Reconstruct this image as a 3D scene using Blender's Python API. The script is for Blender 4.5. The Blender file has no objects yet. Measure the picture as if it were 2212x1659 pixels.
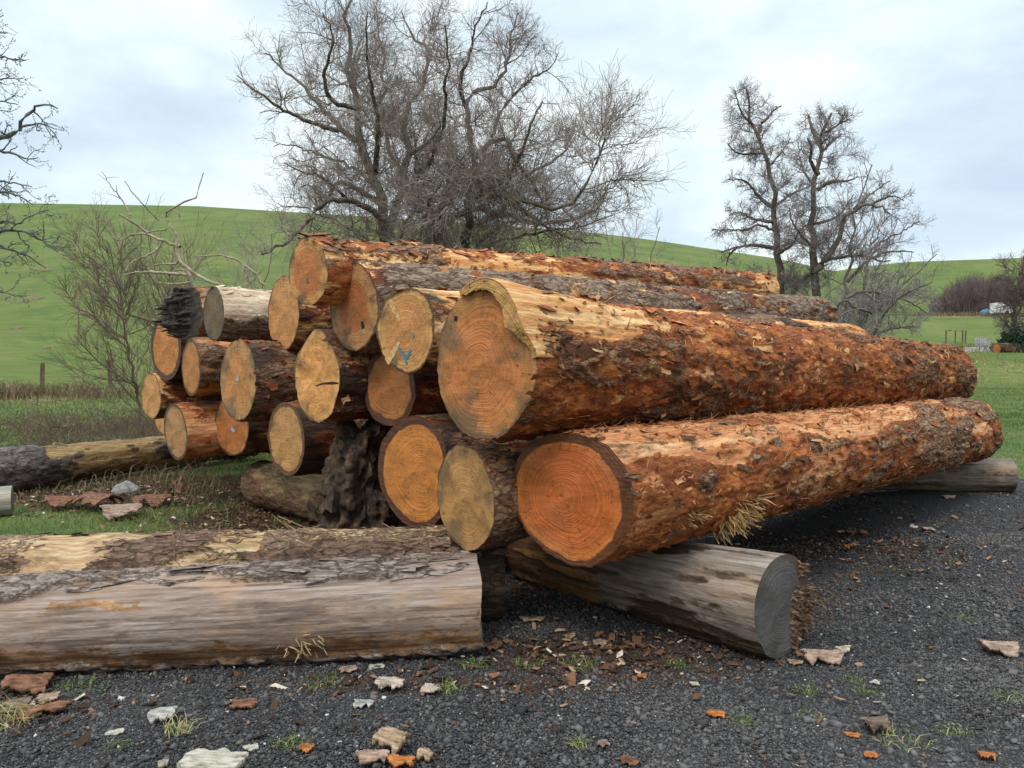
import bpy, math, random
import numpy as np
from mathutils import Matrix, Vector

sc = bpy.context.scene
C = sc.collection
rad = math.radians
# ------------------------------------------------------------------ camera
F, CX, CY, HY, CAMH = 1670.0, 1106.0, 829.5, 780.0, 1.5      # photograph measured at 2212 x 1659
PITCH = math.atan((CY - HY) / F)
cam = bpy.data.cameras.new("camera")
cam.sensor_fit = 'HORIZONTAL'
cam.sensor_width = 36.0
cam.lens = 36.0 * F / 2212.0
cam.clip_start = 0.05
cam.clip_end = 3000
camo = bpy.data.objects.new("camera", cam)
C.objects.link(camo)
camo.location = (0, 0, CAMH)
camo.rotation_euler = (rad(90) - PITCH, 0, 0)
sc.camera = camo
# ------------------------------------------------------------------ light
SUN_EL, SUN_AZ = rad(52), rad(208)          # azimuth clockwise from +Y: behind the camera, to its left
world = bpy.data.worlds.new("World")
sc.world = world
world.use_nodes = True
sl = bpy.data.lights.new("sun", 'SUN')
sl.energy = 1.5
sl.angle = rad(16)
sl.color = (1.0, 0.95, 0.88)
so = bpy.data.objects.new("sun", sl)
C.objects.link(so)
sd = Vector((math.sin(SUN_AZ) * math.cos(SUN_EL), math.cos(SUN_AZ) * math.cos(SUN_EL), math.sin(SUN_EL)))
so.rotation_euler = sd.to_track_quat('Z', 'Y').to_euler()
so.location = sd * 60
sc.view_settings.view_transform = 'Standard'
sc.view_settings.look = 'None'
sc.view_settings.exposure = 0.0
sc.view_settings.gamma = 1.0
sc.render.engine = 'CYCLES'
sc.cycles.max_bounces = 5
sc.cycles.diffuse_bounces = 3
sc.cycles.glossy_bounces = 2
sc.cycles.transparent_max_bounces = 4
sc.cycles.use_denoising = True


# ------------------------------------------------------------------ node helpers
def N(t, typ, ins=None, **props):
    n = t.nodes.new(typ)
    for k, v in props.items():
        setattr(n, k, v)
    for k, v in (ins or {}).items():
        s = n.inputs[k]
        if isinstance(v, bpy.types.NodeSocket):
            t.links.new(v, s)
        else:
            if s.type == 'RGBA' and len(v) == 3:
                v = (*v, 1)
            s.default_value = v
    return n


def mth(t, op, a, b=0.0, clamp=False):
    return N(t, 'ShaderNodeMath', {0: a, 1: b}, operation=op, use_clamp=clamp).outputs[0]


def mix(t, f, a, b, blend='MIX'):
    return N(t, 'ShaderNodeMix', {0: f, 6: a, 7: b}, data_type='RGBA', blend_type=blend).outputs[2]


def ss(t, x, lo, hi, a=0.0, b=1.0):
    return N(t, 'ShaderNodeMapRange', {0: x, 1: lo, 2: hi, 3: a, 4: b}, interpolation_type='SMOOTHSTEP').outputs[0]


def noise(t, vec, scale, detail=4.0, rough=0.55, dist=0.0):
    return N(t, 'ShaderNodeTexNoise', {'Vector': vec, 'Scale': scale, 'Detail': detail, 'Roughness': rough, 'Distortion': dist}).outputs[0]


def vscale(t, vec, s):
    return N(t, 'ShaderNodeMapping', {'Vector': vec, 'Scale': s}).outputs[0]


def ramp(t, f, stops):
    n = N(t, 'ShaderNodeValToRGB', {0: f})
    e = n.color_ramp.elements
    while len(e) < len(stops):
        e.new(0.5)
    for i, (p, c) in enumerate(stops):
        e[i].position = p
        e[i].color = (*c, 1)
    return n.outputs[0]


def attr(t, name):
    return N(t, 'ShaderNodeAttribute', attribute_name=name)


def newmat(name):
    m = bpy.data.materials.new(name)
    m.use_nodes = True
    t = m.node_tree
    t.nodes.clear()
    out = t.nodes.new('ShaderNodeOutputMaterial')
    b = t.nodes.new('ShaderNodeBsdfPrincipled')
    t.links.new(b.outputs[0], out.inputs[0])
    return m, t, b


def setin(t, b, k, v):
    if isinstance(v, bpy.types.NodeSocket):
        t.links.new(v, b.inputs[k])
    else:
        b.inputs[k].default_value = v


def bump(t, b, h, dist, strength=1.0):
    t.links.new(N(t, 'ShaderNodeBump', {'Height': h, 'Distance': dist, 'Strength': strength}).outputs[0], b.inputs['Normal'])


# sky: Nishita daylight behind a broken sheet of pale cloud, brighter overhead as overcast skies are
wt = world.node_tree
wt.nodes.clear()
wout = wt.nodes.new('ShaderNodeOutputWorld')
bg = wt.nodes.new('ShaderNodeBackground')
sky = N(wt, 'ShaderNodeTexSky', sky_type='NISHITA', sun_disc=False, sun_elevation=SUN_EL, sun_rotation=SUN_AZ)
dirv = N(wt, 'ShaderNodeTexCoord').outputs['Generated']
sep = N(wt, 'ShaderNodeSeparateXYZ', {0: dirv})
cv = vscale(wt, dirv, (1.0, 1.0, 2.6))
c1 = noise(wt, cv, 2.3, 6.0, 0.5, 0.35)
c2 = noise(wt, cv, 5.5, 5.0, 0.55, 0.2)
cc = mth(wt, 'ADD', mth(wt, 'MULTIPLY', c1, 0.7), mth(wt, 'MULTIPLY', c2, 0.3))
cloud = ramp(wt, cc, [(0.36, (7.0, 8.5, 10.3)), (0.45, (8.2, 9.8, 11.0)), (0.53, (9.9, 11.3, 11.8)), (0.64, (12.2, 12.8, 12.8))])
base = mix(wt, 0.93, sky.outputs[0], cloud)
up = ss(wt, sep.outputs[2], 0.36, 0.95, 1.0, 2.6)
skyc = mix(wt, 1.0, base, N(wt, 'ShaderNodeCombineXYZ', {0: up, 1: up, 2: up}).outputs[0], 'MULTIPLY')
wt.links.new(skyc, bg.inputs[0])
bg.inputs[1].default_value = 0.094
wt.links.new(bg.outputs[0], wout.inputs[0])

# ------------------------------------------------------------------ numpy helpers
_rs = np.random.RandomState(5)
TAB = _rs.rand(32, 32, 32).astype(np.float32)


def vn(p, seed=0):
    p = np.asarray(p, dtype=np.float32) + np.float32(seed * 7.31 + 100.0)
    i = np.floor(p).astype(np.int32)
    f = p - i
    f = f * f * (3 - 2 * f)
    i0 = i & 31
    i1 = (i + 1) & 31
    x0, y0, z0 = i0[..., 0], i0[..., 1], i0[..., 2]
    x1, y1, z1 = i1[..., 0], i1[..., 1], i1[..., 2]
    fx, fy, fz = f[..., 0], f[..., 1], f[..., 2]
    a = TAB[x0, y0, z0] * (1 - fx) + TAB[x1, y0, z0] * fx
    b = TAB[x0, y1, z0] * (1 - fx) + TAB[x1, y1, z0] * fx
    c = TAB[x0, y0, z1] * (1 - fx) + TAB[x1, y0, z1] * fx
    d = TAB[x0, y1, z1] * (1 - fx) + TAB[x1, y1, z1] * fx
    return (a * (1 - fy) + b * fy) * (1 - fz) + (c * (1 - fy) + d * fy) * fz


def fbm(p, o=4, seed=0, g=0.5):
    p = np.asarray(p, dtype=np.float32)
    s, a, tot = 0, 1.0, 0.0
    for k in range(o):
        s = s + a * vn(p, seed + k * 3)
        tot += a
        a *= g
        p = p * 2.03
    return s / tot


def sstep(x, lo, hi):
    u = np.clip((x - lo) / (hi - lo), 0, 1)
    return u * u * (3 - 2 * u)


def h2(i, j, s):
    v = (i.astype(np.int64) * 73856093) ^ (j.astype(np.int64) * 19349663) ^ (s * 83492791)
    v = (v ^ (v >> 13)) * 1274126177
    return ((v ^ (v >> 16)) & 0xffff) / 65535.0


def vor(u, v, nv, seed):
    iu, iv = np.floor(u).astype(int), np.floor(v).astype(int)
    f1 = np.full(u.shape, 9.0)
    f2 = np.full(u.shape, 9.0)
    rid = np.zeros(u.shape)
    for a in (-1, 0, 1):
        for b in (-1, 0, 1):
            ci, cj = iu + a, iv + b
            cm = cj % nv
            du = ci + h2(ci, cm, seed) - u
            dv = cj + h2(ci, cm, seed + 1) - v
            d = np.sqrt(du * du + dv * dv)
            r = h2(ci, cm, seed + 2)
            n1 = d < f1
            f2 = np.where(n1, f1, np.minimum(f2, d))
            rid = np.where(n1, r, rid)
            f1 = np.where(n1, d, f1)
    return f1, f2, rid


def mk(name, V, faces, mat, parent=None, smooth=True, attrs=None):
    me = bpy.data.meshes.new(name)
    V = np.asarray(V, dtype=np.float32)
    faces = [np.asarray(f, dtype=np.int32) for f in faces if len(f)]
    me.vertices.add(len(V))
    me.vertices.foreach_set('co', V.ravel())
    nl = sum(f.size for f in faces)
    npoly = sum(len(f) for f in faces)
    me.loops.add(nl)
    me.loops.foreach_set('vertex_index', np.concatenate([f.ravel() for f in faces]))
    me.polygons.add(npoly)
    tot = np.concatenate([np.full(len(f), f.shape[1], dtype=np.int32) for f in faces])
    st = np.concatenate([[0], np.cumsum(tot)[:-1]]).astype(np.int32)
    me.polygons.foreach_set('loop_start', st)
    me.polygons.foreach_set('use_smooth', np.full(npoly, smooth, dtype=bool))
    me.update(calc_edges=True)
    me.validate()
    for k, a in (attrs or {}).items():
        a = np.asarray(a, dtype=np.float32)
        if a.ndim == 1:
            at = me.attributes.new(k, 'FLOAT', 'POINT')
            at.data.foreach_set('value', a)
        else:
            at = me.attributes.new(k, 'FLOAT_COLOR', 'POINT')
            at.data.foreach_set('color', a.ravel())
    me.materials.append(mat)
    o = bpy.data.objects.new(name, me)
    C.objects.link(o)
    if parent is not None:
        o.parent = parent
    return o


def tag(o, label=None, cat=None, group=None, kind=None):
    for k, v in (('label', label), ('category', cat), ('group', group), ('kind', kind)):
        if v:
            o[k] = v
    return o


def empty(name, loc, label, cat, group=None):
    o = bpy.data.objects.new(name, None)
    C.objects.link(o)
    o.location = loc
    o.empty_display_size = 0.2
    return tag(o, label, cat, group)


def ray(px, py):
    yc = (CY - py) / F
    return np.array([(px - CX) / F, math.cos(PITCH) + yc * math.sin(PITCH), -math.sin(PITCH) + yc * math.cos(PITCH)])


def P(px, py, y):
    r = ray(px, py)
    return r * (y / r[1]) + np.array([0, 0, CAMH])


# ------------------------------------------------------------------ terrain
SKX = [-800, 0, 430, 620, 1000, 1290, 1430, 1540, 1700, 1780, 1900, 2110, 2212, 3000]
SKY_ = [440, 438, 445, 457, 480, 505, 523, 540, 563, 572, 570, 563, 559, 550]


def gz(x, y):
    x, y = np.asarray(x, float), np.asarray(y, float)
    r = x / np.maximum(y, 2.0)
    sk = np.interp(CX + np.clip(r, -1.2, 1.2) * F, SKX, SKY_)
    near = 0.17 * sstep(x, 1.0, 5.0) * sstep(y, 4.2, 7.6)
    Hl = 1.5 + (HY - sk) / F * 150.0
    left = np.interp(y, [0, 22, 31, 38], [0, 0, .3, 1.3])
    u = np.clip((y - 38) / 112.0, 0, 1)
    left = left + (Hl - 1.3) * u ** 1.06 - np.maximum(y - 150, 0) * 0.02
    Hr = 1.5 + (HY - sk) / F * 170.0
    right = np.interp(y, [0, 35, 37, 44, 80, 105, 116], [0, .12, .3, 1.75, 3.2, 7.2, 8.2])
    ur = np.clip((y - 116) / 54.0, 0, 1)
    right = np.where(y > 116, 8.2 + (Hr - 8.2) * (ur * 0.85 + 0.15 * ur * ur), right) - np.maximum(y - 170, 0) * 0.02
    w = sstep(r, 0.33, 0.52)
    return near + left * (1 - w) + right * w


def ground(px, py):
    r = ray(px, py)
    d = 2.0
    for _ in range(400):
        p = r * d + np.array([0, 0, CAMH])
        g = p[2] - float(gz(p[0], p[1]))
        if g < 0.002:
            break
        d += max(g * 0.5, 0.004)
    return np.array([p[0], p[1], float(gz(p[0], p[1]))])


def gravel_mask(x, y):
    q = np.stack([x * .8, y * .8, 0 * x], -1)
    n = (fbm(q, 4, 40) - .5) * 1.8
    edge = np.where(x < -1.2, 4.55 + 0.1 * np.clip(x + 6, 0, 5), 4.55 + 0.1 * 4.8 + (x + 1.2) * 1.55)
    edge = np.minimum(edge, 8.6)
    edge = np.where(x < -2.0, 3.95 + 0 * x, edge)
    return sstep(edge - y + n * .5, -.35, .35)


def litter_mask(x, y):
    q = np.stack([x * .9, y * .9, 0 * x + 5], -1)
    n = (fbm(q, 4, 44) - .5)
    a = np.exp(-(((x + 1.6) / 2.0) ** 2 + ((y - 5.6) / 1.5) ** 2))
    b = np.exp(-(((x - .5) / .75) ** 2 + ((y - 3.9) / .35) ** 2)) * 1.1
    c = np.exp(-(((x + 2.6) / .8) ** 2 + ((y - 3.25) / .3) ** 2)) * 1.1
    d = np.exp(-(((x + .4) / 1.4) ** 2 + ((y - 3.55) / .16) ** 2)) * .75
    e = np.exp(-(((x + 4.2) / 2.0) ** 2 + ((y - 8.9) / 1.3) ** 2)) * .95
    f = np.exp(-(((x - 2.6) / 1.3) ** 2 + ((y - 6.0) / .9) ** 2)) * .6
    g = np.exp(-(((x + 1.9) / 1.25) ** 2 + ((y - 7.6) / 1.6) ** 2)) * 1.15
    return np.clip(np.maximum.reduce([a, b, c, d, e, f, g]) + n * .7, 0, 1)


nu = 460
uu = np.linspace(-1, 1, nu)
gx = 420 * np.sinh(5.6 * uu) / np.sinh(5.6)
gy = 4.0 + np.where(uu > 0, 420, 60) * np.sinh(5.6 * uu) / np.sinh(5.6)
GX, GY = np.meshgrid(gx, gy)
GZ = gz(GX, GY) + (fbm(np.stack([GX * 1.5, GY * 1.5, GX * 0], -1), 3, 3) - .5) * 0.05 * sstep(np.abs(GY - 4), 0, 3)
gm = gravel_mask(GX.ravel(), GY.ravel())
lm = litter_mask(GX.ravel(), GY.ravel())
rr = GX / np.maximum(GY, 2)
straw = np.exp(-((GY - 17.5) / 3.5) ** 2) * sstep(-rr, 0.1, .3) * .45
straw = np.maximum(straw, np.exp(-(((GY - 28) / 2.5) ** 2 + ((GX + 18) / 4.0) ** 2)))
straw = np.maximum(straw, np.exp(-((GY - 40) / 4.0) ** 2) * sstep(rr, 0.35, .5) * .4)
straw = np.maximum(straw, np.exp(-((GY - 112) / 5.0) ** 2) * sstep(rr, 0.48, .56))
straw = np.maximum(straw, np.exp(-((GY - 50) / 5.0) ** 2) * sstep(rr, 0.4, .5) * .5)
fieldy = sstep(GY, 9, 40)
ii = np.arange((nu - 1) * (nu - 1))
a0 = (ii // (nu - 1)) * nu + ii % (nu - 1)
quads = np.stack([a0, a0 + 1, a0 + nu + 1, a0 + nu], -1)

m, t, b = newmat("ground_cover")
oc = N(t, 'ShaderNodeTexCoord').outputs['Object']
z = attr(t, 'zone')
zs = N(t, 'ShaderNodeSeparateColor', {0: z.outputs['Color']})
n1 = noise(t, oc, 9, 6, .6)
n2 = noise(t, oc, 55, 4, .6)
n3 = noise(t, oc, .12, 5, .6)
n4 = noise(t, oc, 1.3, 5, .65)
n5 = noise(t, vscale(t, oc, (.35, 2.2, 1)), .9, 5, .65)
n6 = noise(t, vscale(t, oc, (.6, 1.4, 1)), 2.2, 6, .7)
grav = ramp(t, n2, [(.3, (.012, .011, .011)), (.5, (.035, .033, .034)), (.68, (.075, .07, .072))])
dirt = ramp(t, n1, [(.35, (.018, .012, .009)), (.5, (.05, .028, .017)), (.65, (.11, .055, .03))])
g1 = ramp(t, n4, [(.3, (.04, .065, .014)), (.48, (.075, .11, .024)), (.62, (.105, .135, .036)), (.75, (.17, .155, .06))])
g2 = ramp(t, mth(t, 'ADD', mth(t, 'MULTIPLY', n3, .55), mth(t, 'MULTIPLY', n5, .45)), [(.34, (.052, .084, .013)), (.45, (.08, .115, .018)), (.53, (.102, .134, .024)), (.63, (.15, .155, .042))])
grass = mix(t, attr(t, 'fieldy').outputs['Fac'], g1, g2)
strw = ramp(t, n1, [(.3, (.11, .075, .04)), (.5, (.24, .17, .09)), (.7, (.36, .28, .17))])
gm_ = ss(t, mth(t, 'ADD', zs.outputs[0], mth(t, 'MULTIPLY', mth(t, 'SUBTRACT', n1, .5), .9)), .42, .58)
lm_ = ss(t, mth(t, 'ADD', zs.outputs[1], mth(t, 'MULTIPLY', mth(t, 'SUBTRACT', n1, .5), .9)), .4, .6)
st_ = ss(t, mth(t, 'ADD', zs.outputs[2], mth(t, 'MULTIPLY', mth(t, 'SUBTRACT', n4, .5), 1.4)), .35, .65)
grass = mix(t, mth(t, 'MULTIPLY', ss(t, n6, .5, .68), .5), grass, (.115, .105, .042))
grass = mix(t, ss(t, n6, .5, .3, 0, .45), grass, (.035, .07, .012))
n7 = noise(t, vscale(t, oc, (1, 1, 1)), .35, 6, .65, .5)
grass = mix(t, ss(t, n7, .5, .68, 0, .55), grass, (.12, .12, .042))
grass = mix(t, ss(t, n7, .48, .34, 0, .5), grass, (.045, .082, .015))
col = mix(t, mth(t, 'MULTIPLY', st_, .8), grass, strw)
col = mix(t, gm_, col, grav)
col = mix(t, lm_, col, dirt)
setin(t, b, 'Base Color', col)
b.inputs['Roughness'].default_value = .9
b.inputs['Specular IOR Level'].default_value = .2
bump(t, b, mth(t, 'ADD', n2, mth(t, 'MULTIPLY', n1, 2.0)), .02, .8)
TV = np.stack([GX.ravel(), GY.ravel(), GZ.ravel()], -1)
TZ = np.stack([gm, lm, straw.ravel(), np.ones_like(gm)], -1)
qy = GY.ravel()[quads].mean(1)
qg = np.maximum(gm, lm)[quads].mean(1)
for nm_, sel in (('gravel_yard', (qy <= 34) & (qg > .5)), ('lawn', (qy <= 34) & (qg <= .5)), ('hill_field', qy > 34)):
    qs = quads[sel]
    us, inv = np.unique(qs, return_inverse=True)
    tag(mk(nm_, TV[us], [inv.reshape(-1, 4)], m, attrs={'zone': TZ[us], 'fieldy': fieldy.ravel()[us]}), kind='structure')

# ------------------------------------------------------------------ log materials
def bark_mat(name, outer, inner, wood, dirtc=(.03, .02, .014), streak=1.0, crack=22, rough=.72, bumpd=.012, crackmix=.55, moss=0.0, splits=0.0, blotch=.3):
    """outer / inner / wood: (dark, mid, light) colours; mesh attribute fld = bark, wood, dirt, plate-crack fields"""
    m, t, b = newmat(name)
    oc = N(t, 'ShaderNodeTexCoord').outputs['Object']
    fl = N(t, 'ShaderNodeSeparateColor', {0: attr(t, 'fld').outputs['Color']})
    al = attr(t, 'fld').outputs['Alpha']
    st = vscale(t, oc, (.4, 1, 1))
    lng = vscale(t, oc, (.07, 1, 1))
    nf = noise(t, st, 75, 6, .65)
    nm = noise(t, st, 17, 6, .62, .5)
    nl = noise(t, oc, 3.5, 5, .6)
    ns = noise(t, lng, 60, 6, .68)
    nb = noise(t, lng, 13, 5, .6, .3)
    wob = N(t, 'ShaderNodeTexNoise', {'Vector': oc, 'Scale': 9.0, 'Detail': 4.0})
    vv = N(t, 'ShaderNodeMix', {0: .06, 4: vscale(t, oc, (.38, 1, 1)), 5: wob.outputs['Color']}, data_type='VECTOR').outputs[1]
    ve = N(t, 'ShaderNodeTexVoronoi', {'Vector': vv, 'Scale': crack}, feature='DISTANCE_TO_EDGE').outputs['Distance']
    cr = ss(t, mth(t, 'ADD', ve, mth(t, 'MULTIPLY', mth(t, 'SUBTRACT', nf, .5), .25)), .0, .12)
    fine = mth(t, 'SUBTRACT', nf, .5)
    mid = mth(t, 'SUBTRACT', nm, .5)
    bm = ss(t, mth(t, 'ADD', fl.outputs[0], mth(t, 'ADD', mth(t, 'MULTIPLY', fine, .7), mth(t, 'MULTIPLY', mid, .5))), .45, .55)
    wm = ss(t, mth(t, 'ADD', fl.outputs[1], mth(t, 'ADD', mth(t, 'MULTIPLY', fine, .8), mth(t, 'MULTIPLY', mid, 1.0))), .43, .57)
    edge = ss(t, al, .0, .3, .62, 1.0)
    dm = ss(t, mth(t, 'ADD', fl.outputs[2], mth(t, 'ADD', mth(t, 'MULTIPLY', fine, .3), mth(t, 'MULTIPLY', mid, .7))), .4, .66)
    oc_ = ramp(t, mth(t, 'ADD', mth(t, 'MULTIPLY', nf, .5), mth(t, 'MULTIPLY', nm, .5)), [(.36, outer[0]), (.5, outer[1]), (.64, outer[2])])
    oc_ = mix(t, mth(t, 'MULTIPLY', mth(t, 'SUBTRACT', 1.0, cr), crackmix), oc_, (.035, .017, .01))
    ic_ = ramp(t, mth(t, 'ADD', mth(t, 'MULTIPLY', nf, .4), mth(t, 'MULTIPLY', nm, .6)), [(.36, inner[0]), (.5, inner[1]), (.63, inner[2])])
    ic_ = mix(t, ss(t, nl, .38, .62), ic_, mix(t, .55, ic_, inner[0]))
    wf = mth(t, 'ADD', mth(t, 'MULTIPLY', ns, .45 * streak), mth(t, 'MULTIPLY', nb, 1 - .45 * streak))
    wc_ = ramp(t, wf, [(.38, wood[0]), (.5, wood[1]), (.6, wood[2])])
    wc_ = mix(t, ss(t, noise(t, vscale(t, oc, (.5, 1, 1)), 5.5, 4, .6), .48, .7, 0, blotch), wc_, mix(t, .5, inner[1], inner[2]))
    col = mix(t, wm, ic_, wc_)
    col = mix(t, bm, col, oc_)
    col = mix(t, mth(t, 'MULTIPLY', dm, .85), col, dirtc)
    col = mix(t, 1.0, col, N(t, 'ShaderNodeCombineXYZ', {0: edge, 1: edge, 2: edge}).outputs[0], 'MULTIPLY')
    if splits:
        sp = noise(t, vscale(t, oc, (.035, 1, 1)), splits, 3, .6)
        sm = mth(t, 'MULTIPLY', ss(t, mth(t, 'ABSOLUTE', mth(t, 'SUBTRACT', sp, .5)), .05, .012), ss(t, nl, .38, .52))
        col = mix(t, mth(t, 'MULTIPLY', sm, .5), col, (.035, .022, .015))
    if moss:
        mm = ss(t, noise(t, st, 6, 6, .7), .6, .7)
        col = mix(t, mth(t, 'MULTIPLY', mm, moss), col, (.12, .14, .02))
    setin(t, b, 'Base Color', col)
    setin(t, b, 'Roughness', ss(t, nm, .3, .7, rough - .15, rough + .12))
    b.inputs['Specular IOR Level'].default_value = .18
    h = mth(t, 'ADD', mth(t, 'MULTIPLY', bm, mth(t, 'ADD', mth(t, 'MULTIPLY', cr, .6), .3)), mth(t, 'MULTIPLY', nf, .55))
    h = mth(t, 'ADD', h, mth(t, 'MULTIPLY', nm, .9))
    h = mth(t, 'ADD', h, mth(t, 'MULTIPLY', ns, .35))
    bump(t, b, h, bumpd, .9)
    return m


def face_mat(name, heart, sap, rim, hs=.8, rimpos=.9, spacing=.0075, amp=.5, stain=.25, stainc=(.06, .045, .03), rough=.6, rimdir=(0, 0), rimn=.1, warm=.84, cracks=.85):
    heart = (heart[0], heart[1] * warm, heart[2] * warm * .85)
    sap = (sap[0], sap[1] * (warm + .04), sap[2] * warm * .85)
    m, t, b = newmat(name)
    oc = N(t, 'ShaderNodeTexCoord').outputs['Object']
    rn = attr(t, 'rn').outputs['Fac']
    rg = attr(t, 'ring').outputs['Fac']
    ang = attr(t, 'ang').outputs['Vector']
    flat = vscale(t, oc, (.2, 1, 1))
    nl = noise(t, flat, 4, 4, .55)
    nm = noise(t, flat, 14, 5, .6)
    nf = noise(t, flat, 90, 4, .6)
    nr = noise(t, vscale(t, ang, (14, 14, 2)), 1.0, 4, .7)
    rw = mth(t, 'ADD', rg, mth(t, 'ADD', mth(t, 'MULTIPLY', mth(t, 'SUBTRACT', nl, .5), .022), mth(t, 'MULTIPLY', mth(t, 'SUBTRACT', nm, .5), .004)))
    r1 = N(t, 'ShaderNodeTexNoise', {'W': mth(t, 'MULTIPLY', rw, .62 / spacing), 'Scale': 1.0, 'Detail': 3.0, 'Roughness': .65}, noise_dimensions='1D').outputs[0]
    ring = ss(t, r1, .42, .62)
    hw = N(t, 'ShaderNodeSeparateXYZ', {0: ang})
    rdir = mth(t, 'MULTIPLY', hw.outputs[2], mth(t, 'ADD', mth(t, 'MULTIPLY', hw.outputs[0], rimdir[0]), mth(t, 'MULTIPLY', hw.outputs[1], rimdir[1])))
    ramt = mth(t, 'MULTIPLY', ring, mth(t, 'MULTIPLY', ss(t, nl, .3, .65, .35, 1.0), amp * .62))
    e = mth(t, 'ADD', rn, mth(t, 'MULTIPLY', mth(t, 'SUBTRACT', nl, .5), .3))
    col = mix(t, ss(t, e, hs - .1, hs + .04), heart, sap)
    blot = noise(t, vscale(t, oc, (.2, 1, 1.6)), 7.5, 5, .62, .6)
    col = mix(t, ss(t, blot, .46, .66, 0, .75), col, mix(t, nm, tuple(c * .42 for c in heart), tuple(c * .7 for c in sap)))
    col = mix(t, ss(t, blot, .5, .32, 0, .45), col, tuple(min(1, c * 1.22 + .02) for c in heart))
    col = mix(t, ss(t, nm, .35, .68, 0, .45), col, mix(t, .5, heart, tuple(c * .55 for c in heart)))
    col = mix(t, ss(t, nr, .5, .75, 0, .3), col, tuple(min(1, c * 1.25 + .03) for c in sap))
    col = mix(t, ramt, col, tuple(c * .38 for c in heart))
    col = mix(t, ss(t, nf, .58, .75, 0, .25), col, tuple(c * .4 for c in heart))
    sf = mth(t, 'ADD', nl, mth(t, 'ADD', mth(t, 'MULTIPLY', nm, .35), mth(t, 'MULTIPLY', rn, .32)))
    col = mix(t, ss(t, sf, 1.17 - stain * .55, 1.37 - stain * .55, 0, .75), col, stainc)
    rimf = ss(t, mth(t, 'ADD', mth(t, 'ADD', rn, rdir), mth(t, 'ADD', mth(t, 'MULTIPLY', mth(t, 'SUBTRACT', nl, .5), rimn * 2.2), mth(t, 'MULTIPLY', mth(t, 'SUBTRACT', nm, .5), rimn))), rimpos - .012, rimpos + .02)
    rimc = mix(t, nm, tuple(c * .45 for c in rim), tuple(min(1, c * 1.4) for c in rim))
    col = mix(t, rimf, col, rimc)
    saw = noise(t, N(t, 'ShaderNodeMapping', {'Vector': oc, 'Rotation': (.5, 0, 0), 'Scale': (1, 4, 75)}).outputs[0], 1.0, 4, .65)
    col = mix(t, ss(t, saw, .46, .66, 0, .42), col, tuple(c * .5 for c in heart))
    kr = noise(t, vscale(t, ang, (6, 6, 1.1)), 1.0, 3, .55)
    ck = mth(t, 'MULTIPLY', ss(t, mth(t, 'ABSOLUTE', mth(t, 'SUBTRACT', kr, .5)), .012, .003), ss(t, nm, .46, .56))
    col = mix(t, mth(t, 'MULTIPLY', ck, cracks), col, (.05, .025, .012))
    setin(t, b, 'Base Color', col)
    b.inputs['Roughness'].default_value = rough
    b.inputs['Specular IOR Level'].default_value = .4
    h = mth(t, 'ADD', mth(t, 'MULTIPLY', ring, .5), mth(t, 'ADD', mth(t, 'MULTIPLY', saw, .6), mth(t, 'MULTIPLY', nf, .6)))
    bump(t, b, h, .004, .8)
    return m


# ------------------------------------------------------------------ log builder
def flakes(n, rs, x, th, Rl, off, size, asp, tilt, fld):
    """n curved chips lying on a log: x along it, th round it, Rl its radius there; returns verts, faces, fld"""
    nx, ny = 4, 3
    a = np.linspace(-.5, .5, nx)
    c = np.linspace(-.5, .5, ny)
    A, B_ = np.meshgrid(a, c, indexing='ij')
    A, B_ = A.ravel(), B_.ravel()
    L = size * (0.5 + rs.rand(n))
    W = L * asp * (0.5 + rs.rand(n))
    jit = 1 + (rs.rand(n, A.size) - .5) * .7
    la = A[None] * L[:, None] * jit
    lb = B_[None] * W[:, None] * (1 + (rs.rand(n, A.size) - .5) * .7)
    curl = (rs.rand(n)[:, None] * 1.2 - .3)
    lh = off + curl * (la ** 2 / L[:, None]) * .3 + (la * tilt * (rs.rand(n)[:, None] - .5)) + (lb * tilt * (rs.rand(n)[:, None] - .5)) * 2
    rot = (rs.rand(n) - .5) * (1.6 if asp > .35 else .7)
    ca, sa = np.cos(rot)[:, None], np.sin(rot)[:, None]
    xa = la * ca - lb * sa
    ta = la * sa + lb * ca
    thv = th[:, None] + ta / Rl[:, None]
    R = Rl[:, None] + np.maximum(lh, -.004)
    V = np.stack([x[:, None] + xa, R * np.cos(thv), R * np.sin(thv)], -1)
    k = nx * ny
    q = []
    for i in range(nx - 1):
        for j in range(ny - 1):
            q.append((i * ny + j, (i + 1) * ny + j, (i + 1) * ny + j + 1, i * ny + j + 1))
    q = np.array(q)
    Fc = (q[None] + (np.arange(n) * k)[:, None, None]).reshape(-1, 4)
    return V.reshape(-1, 3), Fc, np.repeat(fld, k, axis=0)


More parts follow.
